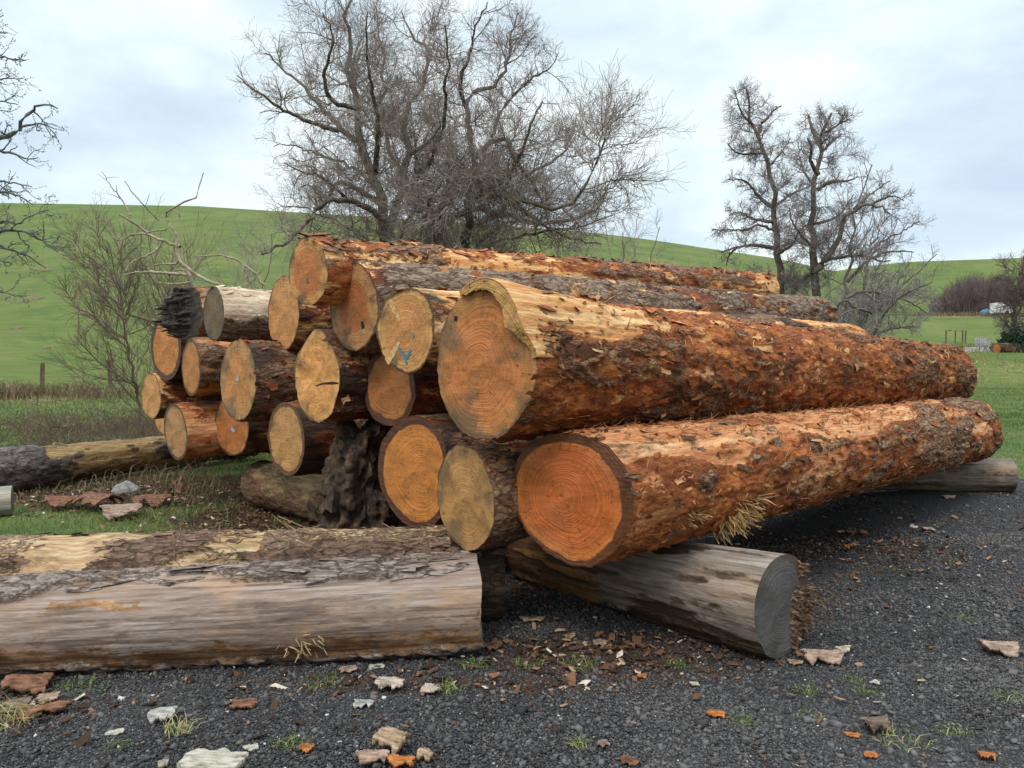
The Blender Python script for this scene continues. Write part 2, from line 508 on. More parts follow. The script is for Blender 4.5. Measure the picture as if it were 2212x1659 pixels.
def sticks(p0, p1, w0, w1, rs):
    """square tapered slivers from p0 to p1 (n,3)"""
    n = len(p0)
    d = p1 - p0
    d = d / (np.linalg.norm(d, axis=1, keepdims=True) + 1e-9)
    up = rs.randn(n, 3)
    u = np.cross(d, up)
    u /= np.linalg.norm(u, axis=1, keepdims=True) + 1e-9
    v = np.cross(d, u)
    mid = (p0 + p1) / 2 + rs.randn(n, 3) * (np.linalg.norm(p1 - p0, axis=1, keepdims=True) * .06)
    V = []
    for pt, w in ((p0, w0), (mid, (w0 + w1) * .55), (p1, w1)):
        w = np.broadcast_to(np.asarray(w, float).reshape(-1, 1), (n, 1))
        for a, bb in ((1, .35), (-1, .35), (-1, -.35), (1, -.35)):
            V.append(pt + u * w * a + v * w * bb)
    V = np.stack(V, 1)
    f = []
    for s in (0, 4):
        for k in range(4):
            f.append((s + k, s + (k + 1) % 4, s + 4 + (k + 1) % 4, s + 4 + k))
    f.append((3, 2, 1, 0))
    f.append((8, 9, 10, 11))
    f = np.array(f)
    return V.reshape(-1, 3), (f[None] + (np.arange(n) * 12)[:, None, None]).reshape(-1, 4)


def build_log(label, group, pos, az, tilt, L, R0, R1, bmat, fmat, seed, fields, shape=None, kcut=0.0, kv=0.0, x0f=None,
              ds=.012, grow=.25, dT=.011, rough=.010, plates=None, terr=.014, chips=None, shreds=None, pith=(0, 0), rings=36, name='log',
              backface=True, round_end=0.0, lump=.02, facebump=.004, frontface=True, sweep=0.0):
    rs = np.random.RandomState(seed)
    root = empty(name, pos, label, 'log', group)
    a, tl = rad(az), rad(tilt)
    X = Vector((math.sin(a) * math.cos(tl), math.cos(a) * math.cos(tl), math.sin(tl)))
    Y = Vector((-math.cos(a), math.sin(a), 0))
    Z = X.cross(Y)
    M = Matrix((X, Y, Z)).transposed()
    root.rotation_euler = M.to_euler()
    s = [0.0]
    while s[-1] < L:
        s.append(s[-1] + ds * (1 + grow * s[-1]))
    s = np.array(s) * (L / s[-1])
    nT = max(40, int(2 * math.pi * R0 / dT))
    th = np.arange(nT) * 2 * math.pi / nT
    S, T = np.meshgrid(s, th, indexing='ij')
    R = R0 + (R1 - R0) * (S / L)
    if shape:
        k = shape(T)
        R = R * (1 + (k - 1) * np.exp(-S / .9))
    if round_end:
        R = R * np.sqrt(np.clip(1 - (1 - np.clip(S / round_end, 0, 1)) ** 2, .04, 1))
    q = np.stack([S, R * np.cos(T), R * np.sin(T)], -1)
    R = R * (1 + (fbm(q * [.9, 2.2, 2.2], 3, seed + 11) - .5) * lump * 4)
    bark, wood, dirt, disp, crk = fields(S, T, q, rs)
    if plates:
        pu, pv, amp = plates
        nv = max(6, int(2 * math.pi * R0 * pv))
        wq = fbm(q * [6, 6, 6], 3, seed + 21) - .5
        f1, f2, rid = vor(S * pu + wq * 1.3, T / (2 * math.pi) * nv + (fbm(q * [7, 7, 7], 3, seed + 25) - .5) * 1.3, nv, seed)
        e = np.clip((f2 - f1) * 2.2, 0, 1)
        bmk = sstep(bark, .46, .54)
        disp = disp + bmk * amp * (np.sqrt(e) - .6 + (rid - .5) * 1.0)
        crk = 1 - e
    tq = fbm(q * [3.0, 12, 12], 4, seed + 27) * 9 + (fbm(q * [12, 40, 40], 2, seed + 29) - .5) * 1.8
    fr = tq - np.floor(tq)
    woodm = sstep(wood, .46, .56) * (1 - sstep(bark, .46, .54))
    disp = disp + terr * (np.floor(tq) + sstep(fr, 0, .2) - 4.5) / 4.0 * (1 - .75 * woodm)
    crk = fr * (1 - woodm) + woodm
    fine = fbm(q * [26, 55, 55], 3, seed + 31) - .5
    midn = fbm(q * [7, 17, 17], 4, seed + 35) - .5
    calm = 1 - .6 * np.exp(-S / .05)
    R = R + (disp + rough * (fine * 1.0 + midn * 1.6)) * calm
    y, zz = R * np.cos(T), R * np.sin(T)
    if sweep:
        zz = zz + sweep * np.sin(np.pi * S / L)
    x0 = -kcut * y + kv * zz
    if x0f:
        x0 = x0 + x0f(y, zz)
    x = S + x0 * np.clip(1 - S / 1.2, 0, 1)
    V = np.stack([x, y, zz], -1).reshape(-1, 3)
    nS = len(s)
    i, j = np.meshgrid(np.arange(nS - 1), np.arange(nT), indexing='ij')
    i, j = i.ravel(), j.ravel()
    j2 = (j + 1) % nT
    Q = np.stack([i * nT + j, i * nT + j2, (i + 1) * nT + j2, (i + 1) * nT + j], -1)
    fld = np.stack([bark, wood, dirt, crk], -1).reshape(-1, 4)
    Fs = [Q]
    if chips:
        for (n, size, asp, tiltc, thlo, thhi, fl, smax) in chips:
            xs = rs.rand(n) ** 1.3 * min(L - .05, smax)
            ths = rad(thlo) + rs.rand(n) * (rad(thhi) - rad(thlo))
            si = np.clip(np.searchsorted(s, xs), 0, nS - 1)
            ti = (ths / (2 * math.pi) * nT).astype(int) % nT
            Rl = R[si, ti] + 0
            fv = np.array(fl, float)[rs.randint(0, len(fl), n)]
            v2, f2_, d2 = flakes(n, rs, xs, ths, Rl, .004, size, asp, tiltc, fv)
            Fs.append(f2_ + len(V))
            V = np.concatenate([V, v2])
            fld = np.concatenate([fld, d2])
    if shreds:
        for (n, ln, w, thlo, thhi, slo, shi, fl) in shreds:
            xs = slo + rs.rand(n) * (shi - slo)
            ths = rad(thlo) + rs.rand(n) * (rad(thhi) - rad(thlo))
            si = np.clip(np.searchsorted(s, xs), 0, nS - 1)
            ti = (ths / (2 * math.pi) * nT).astype(int) % nT
            Rl = R[si, ti] + .004
            nrm = np.stack([0 * xs, np.cos(ths), np.sin(ths)], -1)
            p0 = np.stack([xs, Rl * np.cos(ths), Rl * np.sin(ths)], -1)
            tang = np.stack([0 * xs, -np.sin(ths), np.cos(ths)], -1)
            ang = rs.randn(n) * .7
            d = np.cos(ang)[:, None] * np.array([1.0, 0, 0]) + np.sin(ang)[:, None] * tang + nrm * (rs.rand(n)[:, None] * .5 - .05)
            d *= np.sign(rs.randn(n))[:, None]
            p1 = p0 + d * (ln * (.4 + rs.rand(n)))[:, None]
            v2, f2_ = sticks(p0, p1, w * (.5 + rs.rand(n)), w * .5, rs)
            Fs.append(f2_ + len(V))
            V = np.concatenate([V, v2])
            fld = np.concatenate([fld, np.repeat(np.array(fl, float)[rs.randint(0, len(fl), n)], 12, axis=0)])
    body = mk('bark', V, Fs, bmat, root, attrs={'fld': fld})

    def face(ix, sign):
        by, bz, bx = y[ix], zz[ix], x[ix]
        py, pz = pith[0] * R0, pith[1] * R0
        rn = np.linspace(0, 1, rings + 1)[1:]
        yy = py + rn[:, None] * (by - py)[None]
        z2 = pz + rn[:, None] * (bz - pz)[None]
        if sign < 0:
            xx = -kcut * yy + kv * z2
            if x0f:
                xx = xx + x0f(yy, z2)
            nb = (fbm(np.stack([yy * 5, z2 * 5, 0 * yy + seed], -1), 4, seed + 50) - .5) * facebump * 6
            xx = xx + nb * (1 - rn[:, None] ** 4)
            xc = 0.0
        else:
            xx = np.repeat(bx[None], rings, 0)
            xc = float(bx.mean())
        Vf = np.concatenate([[[xc, py, pz]], np.stack([xx, yy, z2], -1).reshape(-1, 3)])
        i, j = np.meshgrid(np.arange(rings - 1), np.arange(nT), indexing='ij')
        i, j = i.ravel(), j.ravel()
        j2 = (j + 1) % nT
        Qf = np.stack([1 + i * nT + j, 1 + (i + 1) * nT + j, 1 + (i + 1) * nT + j2, 1 + i * nT + j2], -1)
        jj = np.arange(nT)
        Tf = np.stack([0 * jj, 1 + jj, 1 + (jj + 1) % nT], -1)
        if sign < 0:
            Qf, Tf = Qf[:, ::-1], Tf[:, ::-1]
        rnv = np.concatenate([[0], np.repeat(rn, nT)])
        rr_ = np.concatenate([[0], (rn[:, None] * np.hypot(by - py, bz - pz).mean() * np.ones(nT)[None]).ravel()])
        av = np.concatenate([[[0, 0, 0, 1]], np.stack([np.tile(np.cos(th), rings), np.tile(np.sin(th), rings), rnv[1:], np.ones(rings * nT)], -1)])
        return mk('cut_face', Vf, [Qf, Tf], fmat, root, attrs={'rn': rnv, 'ring': rr_, 'ang': av})
    if frontface:
        face(0, -1)
    if backface:
        face(nS - 1, 1)
    return root, dict(M=M, R=R, s=s, th=th, nT=nT, kcut=kcut, kv=kv, seed=seed, fb=facebump)


TH = 48.0


def face_pos(cx, cy, delta, th=TH):
    """where the pixel ray meets the plane of the stack's sawn ends, delta metres further along the logs"""
    sa, ca = math.sin(rad(th)), math.cos(rad(th))
    r = ray(cx, cy)
    tb = r[0] / r[1]
    ox, oy = .29 + delta * sa, 3.87 + delta * ca
    tt = (ox - oy * tb) / (ca + sa * tb)
    yy = oy + sa * tt
    return P(cx, cy, yy), yy, tb


def k_for(wpx, hpx, tb, az):
    sa, ca = math.sin(rad(az)), math.cos(rad(az))
    return (wpx / hpx - (ca + sa * tb)) / (sa - ca * tb)


# field functions ------------------------------------------------------------
def fresh(bb=.5, bw=.3, bd=.3, ps=1.0, thick=.014, top=0.0, far=0.0, woodtop=0.0, front=0.0, contrast=1.8, seed=0):
    def f(S, T, q, rs):
        sd_ = seed + 60
        big = fbm(q * np.array([1.1, 2.4, 2.4]) * ps, 4, sd_)
        mid = fbm(q * np.array([3.6, 9, 9]) * ps, 4, sd_ + 7)
        b = .5 + ((big - .5) * .9 + (mid - .5) * .5) * contrast + (bb - .5) + top * np.sin(T) + far * (S / 6 - .4) - front * np.exp(-S / .35)
        w1 = fbm(q * np.array([1.3, 3.5, 3.5]) * ps, 4, sd_ + 13)
        w2 = fbm(q * np.array([5, 13, 13]), 4, sd_ + 17)
        w = .5 + ((w1 - .5) * .8 + (w2 - .5) * .6) * contrast + (bw - .5) + woodtop * np.sin(T)
        d1 = fbm(q * np.array([1.6, 4, 4]), 4, sd_ + 23)
        d = .5 + (d1 - .5) * contrast + (bd - .5)
        bm = sstep(b, .46, .56)
        wm = sstep(w, .44, .56)
        disp = thick * bm - .35 * thick * wm * (1 - bm) + (mid - .5) * .012
        return b, w, d, disp, 0 * b
    return f


BROWN = ((.075, .033, .018), (.21, .105, .058), (.38, .225, .135))
GREYB = ((.075, .042, .027), (.21, .137, .09), (.37, .27, .19))
ORNG = ((.10, .024, .008), (.36, .10, .024), (.60, .24, .07))
RED = ((.06, .016, .007), (.24, .062, .02), (.44, .15, .05))
TAN = ((.40, .14, .04), (.64, .32, .115), (.84, .55, .26))
PINK = ((.30, .09, .03), (.50, .205, .08), (.70, .40, .2))
m_top = bark_mat("bark_stripped_tan", BROWN, ORNG, TAN, crack=24)
m_scaly = bark_mat("bark_scaly_grey", GREYB, RED, TAN, crack=17, bumpd=.016)
m_rough = bark_mat("bark_chewed_brown", ((.07, .03, .014), (.2, .093, .042), (.36, .2, .1)), ORNG, ((.36, .13, .04), (.56, .27, .095), (.78, .5, .24)), dirtc=(.085, .04, .02), crack=26, bumpd=.016, crackmix=.45)
m_red = bark_mat("bark_torn_orange", ((.075, .036, .018), (.22, .12, .065), (.4, .26, .155)), ORNG, PINK, crack=27, bumpd=.013, crackmix=.5)
m_dark = bark_mat("bark_dark_wet", BROWN, RED, TAN, crack=22)
m_greyrot = bark_mat("bark_weathered_brown", GREYB, RED, ((.3, .2, .13), (.52, .38, .25), (.74, .6, .43)), crack=20)

FC = dict(
    A=face_mat("end_grain_orange_cream", (.52, .20, .06), (.60, .36, .14), (.13, .07, .035), hs=.74, rimpos=.97, stain=.42),
    B=face_mat("end_grain_red_brown", (.42, .15, .05), (.48, .29, .12), (.08, .05, .03), hs=.62, rimpos=.94, stain=.5),
    C=face_mat("end_grain_yellow_rings", (.58, .29, .10), (.56, .35, .13), (.09, .045, .02), hs=.75, rimpos=.93, spacing=.010, amp=.65, stain=.35),
    D=face_mat("end_grain_wide", (.53, .21, .06), (.42, .22, .07), (.13, .075, .035), hs=.78, rimpos=.965, spacing=.010, amp=.6, stain=.55, stainc=(.12, .08, .04), rimdir=(.0, -.02)),
    E=face_mat("end_grain_wet_orange", (.55, .155, .032), (.62, .23, .05), (.11, .038, .013), hs=.8, rimpos=.875, spacing=.008, amp=.6, stain=.12, rough=.42, rimn=.05, rimdir=(-.055, .04)),
    F=face_mat("end_grain_amber", (.57, .235, .05), (.60, .26, .06), (.075, .025, .012), hs=.85, rimpos=.85, spacing=.010, amp=.35, stain=.2, rimn=.04, rimdir=(-.03, .02)),
    G=face_mat("end_grain_weathered", (.47, .25, .09), (.43, .235, .085), (.1, .055, .025), hs=.8, rimpos=.965, amp=.35, stain=.6, stainc=(.15, .09, .045), warm=.92),
    H=face_mat("end_grain_dull_orange", (.44, .19, .06), (.46, .22, .075), (.09, .038, .02), hs=.85, rimpos=.83, stain=.2),
    I=face_mat("end_grain_pale_fresh", (.70, .37, .12), (.70, .41, .16), (.2, .1, .04), hs=.85, rimpos=.96, amp=.18, stain=.35),
    J=face_mat("end_grain_tan_bruised", (.54, .26, .085), (.46, .29, .13), (.1, .07, .05), hs=.7, rimpos=.96, amp=.3, stain=.55, stainc=(.13, .085, .05)),
    K=face_mat("end_grain_buff", (.53, .31, .125), (.50, .29, .11), (.12, .055, .025), hs=.8, rimpos=.87, stain=.3, amp=.35),
    L=face_mat("end_grain_rust", (.48, .18, .05), (.45, .2, .07), (.1, .04, .02), hs=.85, rimpos=.93, amp=.2, stain=.3),
    M=face_mat("end_grain_pale_brown", (.44, .26, .12), (.4, .24, .1), (.09, .05, .03), hs=.8, rimpos=.88, amp=.25, stain=.35),
    N=face_mat("end_grain_narrow_orange", (.50, .23, .07), (.46, .23, .08), (.08, .045, .025), hs=.85, rimpos=.88, amp=.2, stain=.2),
    T=face_mat("end_grain_honey", (.58, .31, .11), (.54, .27, .09), (.12, .06, .03), hs=.85, rimpos=.95, amp=.35, stain=.3),
    O=face_mat("end_grain_orange_dark_edge", (.54, .24, .07), (.5, .24, .08), (.07, .035, .02), hs=.85, rimpos=.82, amp=.2, stain=.3),
    P=face_mat("end_grain_light_amber", (.60, .34, .13), (.55, .33, .13), (.16, .08, .03), hs=.85, rimpos=.93, amp=.2, stain=.3),
    Q=face_mat("end_grain_salmon", (.55, .22, .11), (.5, .22, .11), (.3, .12, .06), hs=.9, rimpos=.97, amp=.1, stain=.1),
    R=face_mat("end_grain_grey_brown", (.17, .105, .06), (.14, .095, .06), (.06, .04, .03), warm=1.0, hs=.7, rimpos=.93, amp=.2, stain=.4),
    S=face_mat("end_grain_charred", (.035, .026, .022), (.06, .045, .038), (.09, .05, .035), warm=1.0, hs=.6, rimpos=.92, amp=.4, stain=.2, stainc=(.32, .28, .25)),
    X=face_mat("end_grain_silver", (.17, .165, .175), (.2, .19, .19), (.23, .19, .13), warm=1.0, hs=.8, rimpos=.93, amp=.25, stain=.4),
)
HO = ((.0, .1, .2, .5), (.1, .2, .2, .5), (.0, .1, .2, .5), (.95, .1, .1, .3), (.0, .62, .25, .2), (.0, .1, .6, .2), (.95, .1, .3, .3))
CH_STR = ((.05, .95, .1, .3), (.0, .95, .05, .3), (.0, .1, .2, .3))
WOODY = ((0, .98, .0, 0), (0, .95, .1, 0))
pileg = 'felled logs in the big stack'


def pile_log(key, label, cx, cy, hpx, wpx, L, bmat, fields, delta=0.0, az=TH, tilt=0.0, r1=.92, seed=1, khalf=1.0, **kw):
    pos, yy, tb = face_pos(cx, cy, delta)
    R0 = hpx * yy / F / 2
    k = k_for(wpx, hpx, tb, az) * khalf
    fm = kw.pop('fmat', FC.get(key))
    R0k = kw.pop('rs', 1.0)
    return build_log(label, pileg, pos, az, tilt, L, R0 * R0k, R0 * r1, bmat, fm, seed, fields, kcut=k, **kw)


# --- the big visible logs
Alog, Ainf = pile_log('A', 'topmost log of the stack, bark mostly stripped to pale tan wood', 665, 587, 143, 84, 5.95, m_top,
         fresh(.33, .52, .12, 1.7, .012, top=.2, far=.18, seed=3, contrast=1.5), delta=-.3, tilt=2.35, r1=.84, seed=3, ds=.011, grow=.16, dT=.010,
         plates=(9, 13, .006), rough=.012, shape=lambda T: 1 + .05 * np.exp(-((T - 1.3) / .4) ** 2),
         chips=[(260, .045, .5, .7, 20, 175, HO, 6.5), (220, .11, .28, .35, 20, 150, ((.95, .1, .1, .3), (0, .1, .2, .3), (0, .1, .2, .3)), 6.5)],
         shreds=[(160, .10, .003, 60, 150, .1, 6.4, CH_STR)], pith=(.05, -.15))
Blog, Binf = pile_log('B', 'second log from the top, long scaly grey bark, reddish brown sawn end', 762, 663, 189, 104, 6.6, m_scaly,
         fresh(.78, .45, .2, 1.0, .018, seed=9, front=.5, contrast=1.5), delta=-.08, tilt=1.3, r1=.86, seed=9, ds=.012, grow=.14, dT=.011,
         plates=(10, 15, .010), rough=.010,
         chips=[(110, .06, .5, .4, 20, 170, HO, 6.5)],
         shreds=[(60, .10, .003, 60, 150, .1, 6.4, CH_STR)], pith=(0, -.05))
Clog, Cinf = pile_log('C', 'short looking log with blue paint mark on its yellow ringed end', 876, 713, 183, 127, 6.0, m_top,
         fresh(.4, .7, .3, 1.2, .012, seed=14), delta=-.12, seed=14, r1=.9, khalf=.9, pith=(.1, -.05),
         chips=[(80, .06, .6, .8, 20, 170, HO, 2.0)], shape=lambda T: 1 + .03 * np.sin(3 * T + 1))
Dshape = lambda T: 1 - .05 * np.cos(2 * T) + .10 * np.exp(-((T - math.pi * 1.02) / .42) ** 2) + .05 * np.exp(-((T - 1.95) / .35) ** 2) - .05 * np.exp(-((T - 2.65) / .3) ** 2)


def d_fields(S, T, q, rs):
    b, w, d, disp, c = fresh(.42, .23, .18, 1.6, .012, seed=21, far=.16, contrast=1.4)(S, T, q, rs)
    n = fbm(q * [1.5, 6, 6], 4, 90) - .5
    # the long pale tear that runs back from the torn slab, top right of the end
    width = .62 - .42 * S / 1.5 + n * .9
    cen = 2.25 + .20 * S
    reg = sstep(width - np.abs(T - cen), -.05, .12) * sstep(1.35 - S + n * .5, 0, .15)
    w = np.maximum(w * (1 - reg), reg * (.98 + 0 * w))
    b = b * (1 - reg)
    d = d * (1 - reg) - .3 * reg * 0
    grain = fbm(q * [3, 45, 45], 3, 95) - .5
    ch = (fbm(q * [9, 16, 16], 4, 91) - .5)
    disp = disp * (1 - reg) + reg * (.02 * np.exp(-S / .5) + grain * .014) + (1 - reg) * ch * .045
    return b, w, d, disp, c


Dlog, Dinf = pile_log('D', 'biggest log, on the right, its sawn end with a torn slab curling over the top', 1042, 784, 314, 220, 6.5, m_rough, d_fields,
                      delta=-.3, az=47.5, tilt=-1.3, r1=.82, seed=21, ds=.0085, grow=.16, dT=.0095, rough=.018, shape=Dshape, khalf=.8,
                      plates=(8, 12, .010), terr=.02, pith=(.14, -.12), facebump=.008, lump=.016,
                      chips=[(750, .03, .45, .7, 60, 265, HO, 7.2), (230, .11, .26, .25, 60, 255, HO, 7.0)],
                      shreds=[(420, .09, .0028, 60, 150, .6, 7.2, CH_STR), (200, .07, .0025, 130, 260, .1, 7.0, ((0, .9, .1, .3), (0, .1, .2, .3)))])


def e_fields(S, T, q, rs):
    b, w, d, disp, c = fresh(.40, .34, .14, 1.6, .012, seed=33, far=.28, contrast=1.4)(S, T, q, rs)
    n = fbm(q * [2, 5, 5], 4, 190) - .5
    low = sstep(np.sin(T) * -1 + n * 1.2, .35, .6)          # torn red fibre towards the underside
    b = b - .22 * low * sstep(3.2 - S, 0, 1)
    w = w - .25 * low
    bare = sstep(.42 - S + n * .5, 0, .15) * sstep(np.cos(T) * -1 + n, .1, .4)
    b = b * (1 - bare)
    ch = (fbm(q * [9, 16, 16], 4, 191) - .5)
    straw_ = sstep(fbm(q * [1.2, 4, 4], 3, 193) + .22 * np.sin(T), .66, .78)
    w = np.maximum(w, straw_ * .9)
    b = b * (1 - straw_)
    disp = disp + ch * .03 * (1 - bare)
    return b, w, d, disp, c


Eshape = lambda T: 1 + .035 * np.cos(2 * T - .3) + .02 * np.sin(3 * T + .5) + .05 * np.exp(-((T - 4.45) / .3) ** 2)
Elog, Einf = pile_log('E', 'lowest log on the right, wet bright orange sawn end with dark bark ring', 1232, 1073, 292, 257, 5.7, m_red, e_fields,
                      delta=0, az=48, r1=.9, seed=33, ds=.0085, grow=.16, dT=.0095, rough=.014, shape=Eshape, plates=(10, 14, .008), terr=.018, khalf=1.0,
                      pith=(.17, -.02), facebump=.003,
                      chips=[(550, .03, .45, .7, 60, 270, HO, 5.7), (190, .10, .26, .25, 60, 255, HO, 5.7)],
                      shreds=[(700, .085, .0028, 60, 135, .15, 4.6, WOODY), (240, .07, .0025, 150, 270, .1, 5.0, CH_STR)])
# --- the ends that face the viewer
short = dict(ds=.014, grow=.9, dT=.013, rough=.012)
pile_log('F', 'amber sawn end with thick dark bark ring, behind the weathered small end', 893, 1020, 242, 152, 5.5, m_dark,
         fresh(.6, .3, .5, seed=41), delta=.05, seed=41, pith=(-.35, .0), **short, shape=lambda T: 1 + .03 * np.cos(3 * T))
pile_log('G', 'weathered tan sawn end squeezed between the amber and the wet orange ends', 1002, 1075, 223, 120, 5.0, m_red,
         fresh(.4, .45, .35, seed=44), delta=-.2, seed=44, khalf=.9, pith=(0, -.1), r1=.8, **short, chips=[(120, .035, .5, 1.2, 60, 280, HO, 1.5)])
pile_log('H', 'dull orange sawn end half hidden under the blue marked log', 840, 838, 165, 113, 5.5, m_dark,
         fresh(.6, .3, .5, seed=47), delta=.12, seed=47, pith=(0, .1), **short)
Ishape = lambda T: .94 + .15 * np.exp(-((T - 1.66) / .42) ** 2) + .09 * np.exp(-((T - 4.75) / .4) ** 2) - .02 * np.cos(2 * T) + .02 * np.sin(5 * T)
Ilog, Iinf = pile_log('I', 'leaf shaped pale fresh sawn end pointed at top and bottom', 684, 817, 188, 104, 5.5, m_dark,
         fresh(.5, .35, .45, seed=50), delta=-.15, seed=50, shape=Ishape, facebump=.012, **short, chips=[(120, .05, .6, 1.2, 40, 280, HO, 1.5)])
Jlog, Jinf = pile_log('J', 'tan sawn end with bruised grey lower edge and small pale blue spot', 513, 821, 165, 78, 5.5, m_dark,
         fresh(.55, .4, .4, seed=53), delta=-.12, seed=53, shape=lambda T: 1 + .04 * np.cos(2 * T + 2.6), **short, chips=[(120, .06, .6, 1, 20, 250, HO, 1.8)])
pile_log('K', 'buff sawn end low in the stack beside the dark rotten stump', 617, 947, 158, 80, 5.5, m_dark,
         fresh(.5, .3, .5, seed=56), seed=56, **short)
Llog, Linf = pile_log('L', 'rust orange sawn end tucked below the bruised tan end', 500, 920, 130, 72, 5.0, m_dark,
         fresh(.5, .3, .5, seed=59), delta=.25, seed=59, **short)
pile_log('M', 'pale brown tilted sawn end lowest on the left with glowing orange bark', 379, 932, 114, 54, 5.0, m_red,
         fresh(.25, .62, .15, seed=62), delta=-.12, seed=62, shape=lambda T: 1 + .10 * np.cos(2 * (T - 1.1)), **short)
pile_log('N', 'narrow orange sawn end under the charred broken log', 412, 795, 123, 40, 5.5, m_red,
         fresh(.35, .55, .3, seed=65), seed=65, **short)
pile_log('O', 'large orange sawn end with dark edge at far upper left', 358, 750, 142, 65, 5.0, m_dark,
         fresh(.6, .3, .5, seed=68), delta=.12, seed=68, **short)
pile_log('P', 'small light amber sawn end at the far left of the stack', 326, 855, 99, 42, 4.5, m_dark,
         fresh(.5, .4, .4, seed=71), delta=.05, seed=71, **short)
pile_log('Q', 'salmon pink debarked log end wedged deep between three sawn ends', 397, 846, 80, 52, 4.0, m_red,
         fresh(.1, .9, .1, seed=74), delta=.75, seed=74, **short)
pile_log('P', 'dark log at far left mostly hidden beneath the light amber end', 352, 893, 92, 40, 4.5, m_dark,
         fresh(.6, .3, .55, seed=75), delta=.5, seed=75, **short)
pile_log('R', 'grey brown weathered sawn end on a silvery cracked log', 461, 677, 117, 45, 5.5, m_greyrot,
         fresh(.22, .86, .28, seed=77, woodtop=.25), delta=-.05, seed=77, ds=.012, grow=.5, dT=.012, rough=.012, plates=(8, 14, .006),
         chips=[(70, .09, .3, .5, 60, 140, ((0, .95, .1, .3),), 3.0)])


def s_cut(y, zz):
    # the viewer's left half sticks out in dark splintered ribs
    q = np.stack([y * 9, zz * 24 + y * 6, 0 * y + 3], -1)
    rib = fbm(q, 4, 71)
    step = fbm(np.stack([0 * y, zz * 11, 0 * y], -1), 2, 73)
    left = sstep(y + (rib - .5) * .08, -.02, .03)
    return -left * (.02 + .26 * step * sstep(y, -.03, .2) + .09 * (rib - .5)) - .03 * (rib - .5)


Slog, Sinf = pile_log('S', 'charred broken log with ragged splintered end beside the weathered end', 410, 676, 114, 56, 5.2, m_red,
         fresh(.35, .55, .3, seed=80), delta=.1, seed=80, x0f=s_cut, ds=.012, grow=.5, dT=.012, rough=.016)
pile_log('T', 'amber sawn end upright beside the topmost log, dark top and foot', 612, 677, 156, 67, 5.5, m_dark,
         fresh(.5, .3, .5, seed=83), delta=.22, seed=83, r1=.8, **short)
# filler log deep in the gap below the biggest one
pile_log('H', 'dark log hidden deep in the gap behind the amber end', 935, 868, 120, 70, 4.5, m_dark,
         fresh(.7, .2, .7, seed=84), delta=.9, seed=84, **short)

# ------------------------------------------------------------------ parts on logs
def plain(name, stops, scale=20, rough=.8, stretch=(1, 1, 1), bumpd=.004):
    m, t, b = newmat(name)
    oc = N(t, 'ShaderNodeTexCoord').outputs['Object']
    n = noise(t, vscale(t, oc, stretch), scale, 6, .65)
    setin(t, b, 'Base Color', ramp(t, n, [(.32 + .36 * i / (len(stops) - 1), c) for i, c in enumerate(stops)]))
    b.inputs['Roughness'].default_value = rough
    b.inputs['Specular IOR Level'].default_value = .3
    bump(t, b, n, bumpd, .8)
    return m


m_pale = plain("pale_split_wood", [(.30, .15, .05), (.55, .34, .13), (.70, .48, .22)], 30, stretch=(.15, 1, 1))
m_straw = plain("splinter_straw", [(.14, .06, .02), (.42, .25, .09), (.66, .46, .22)], 22)
m_blue = plain("blue_marking_paint", [(.09, .15, .15), (.05, .22, .27)], 90)
m_lilac = plain("pale_blue_chalk", [(.3, .28, .36), (.42, .4, .48)], 60)


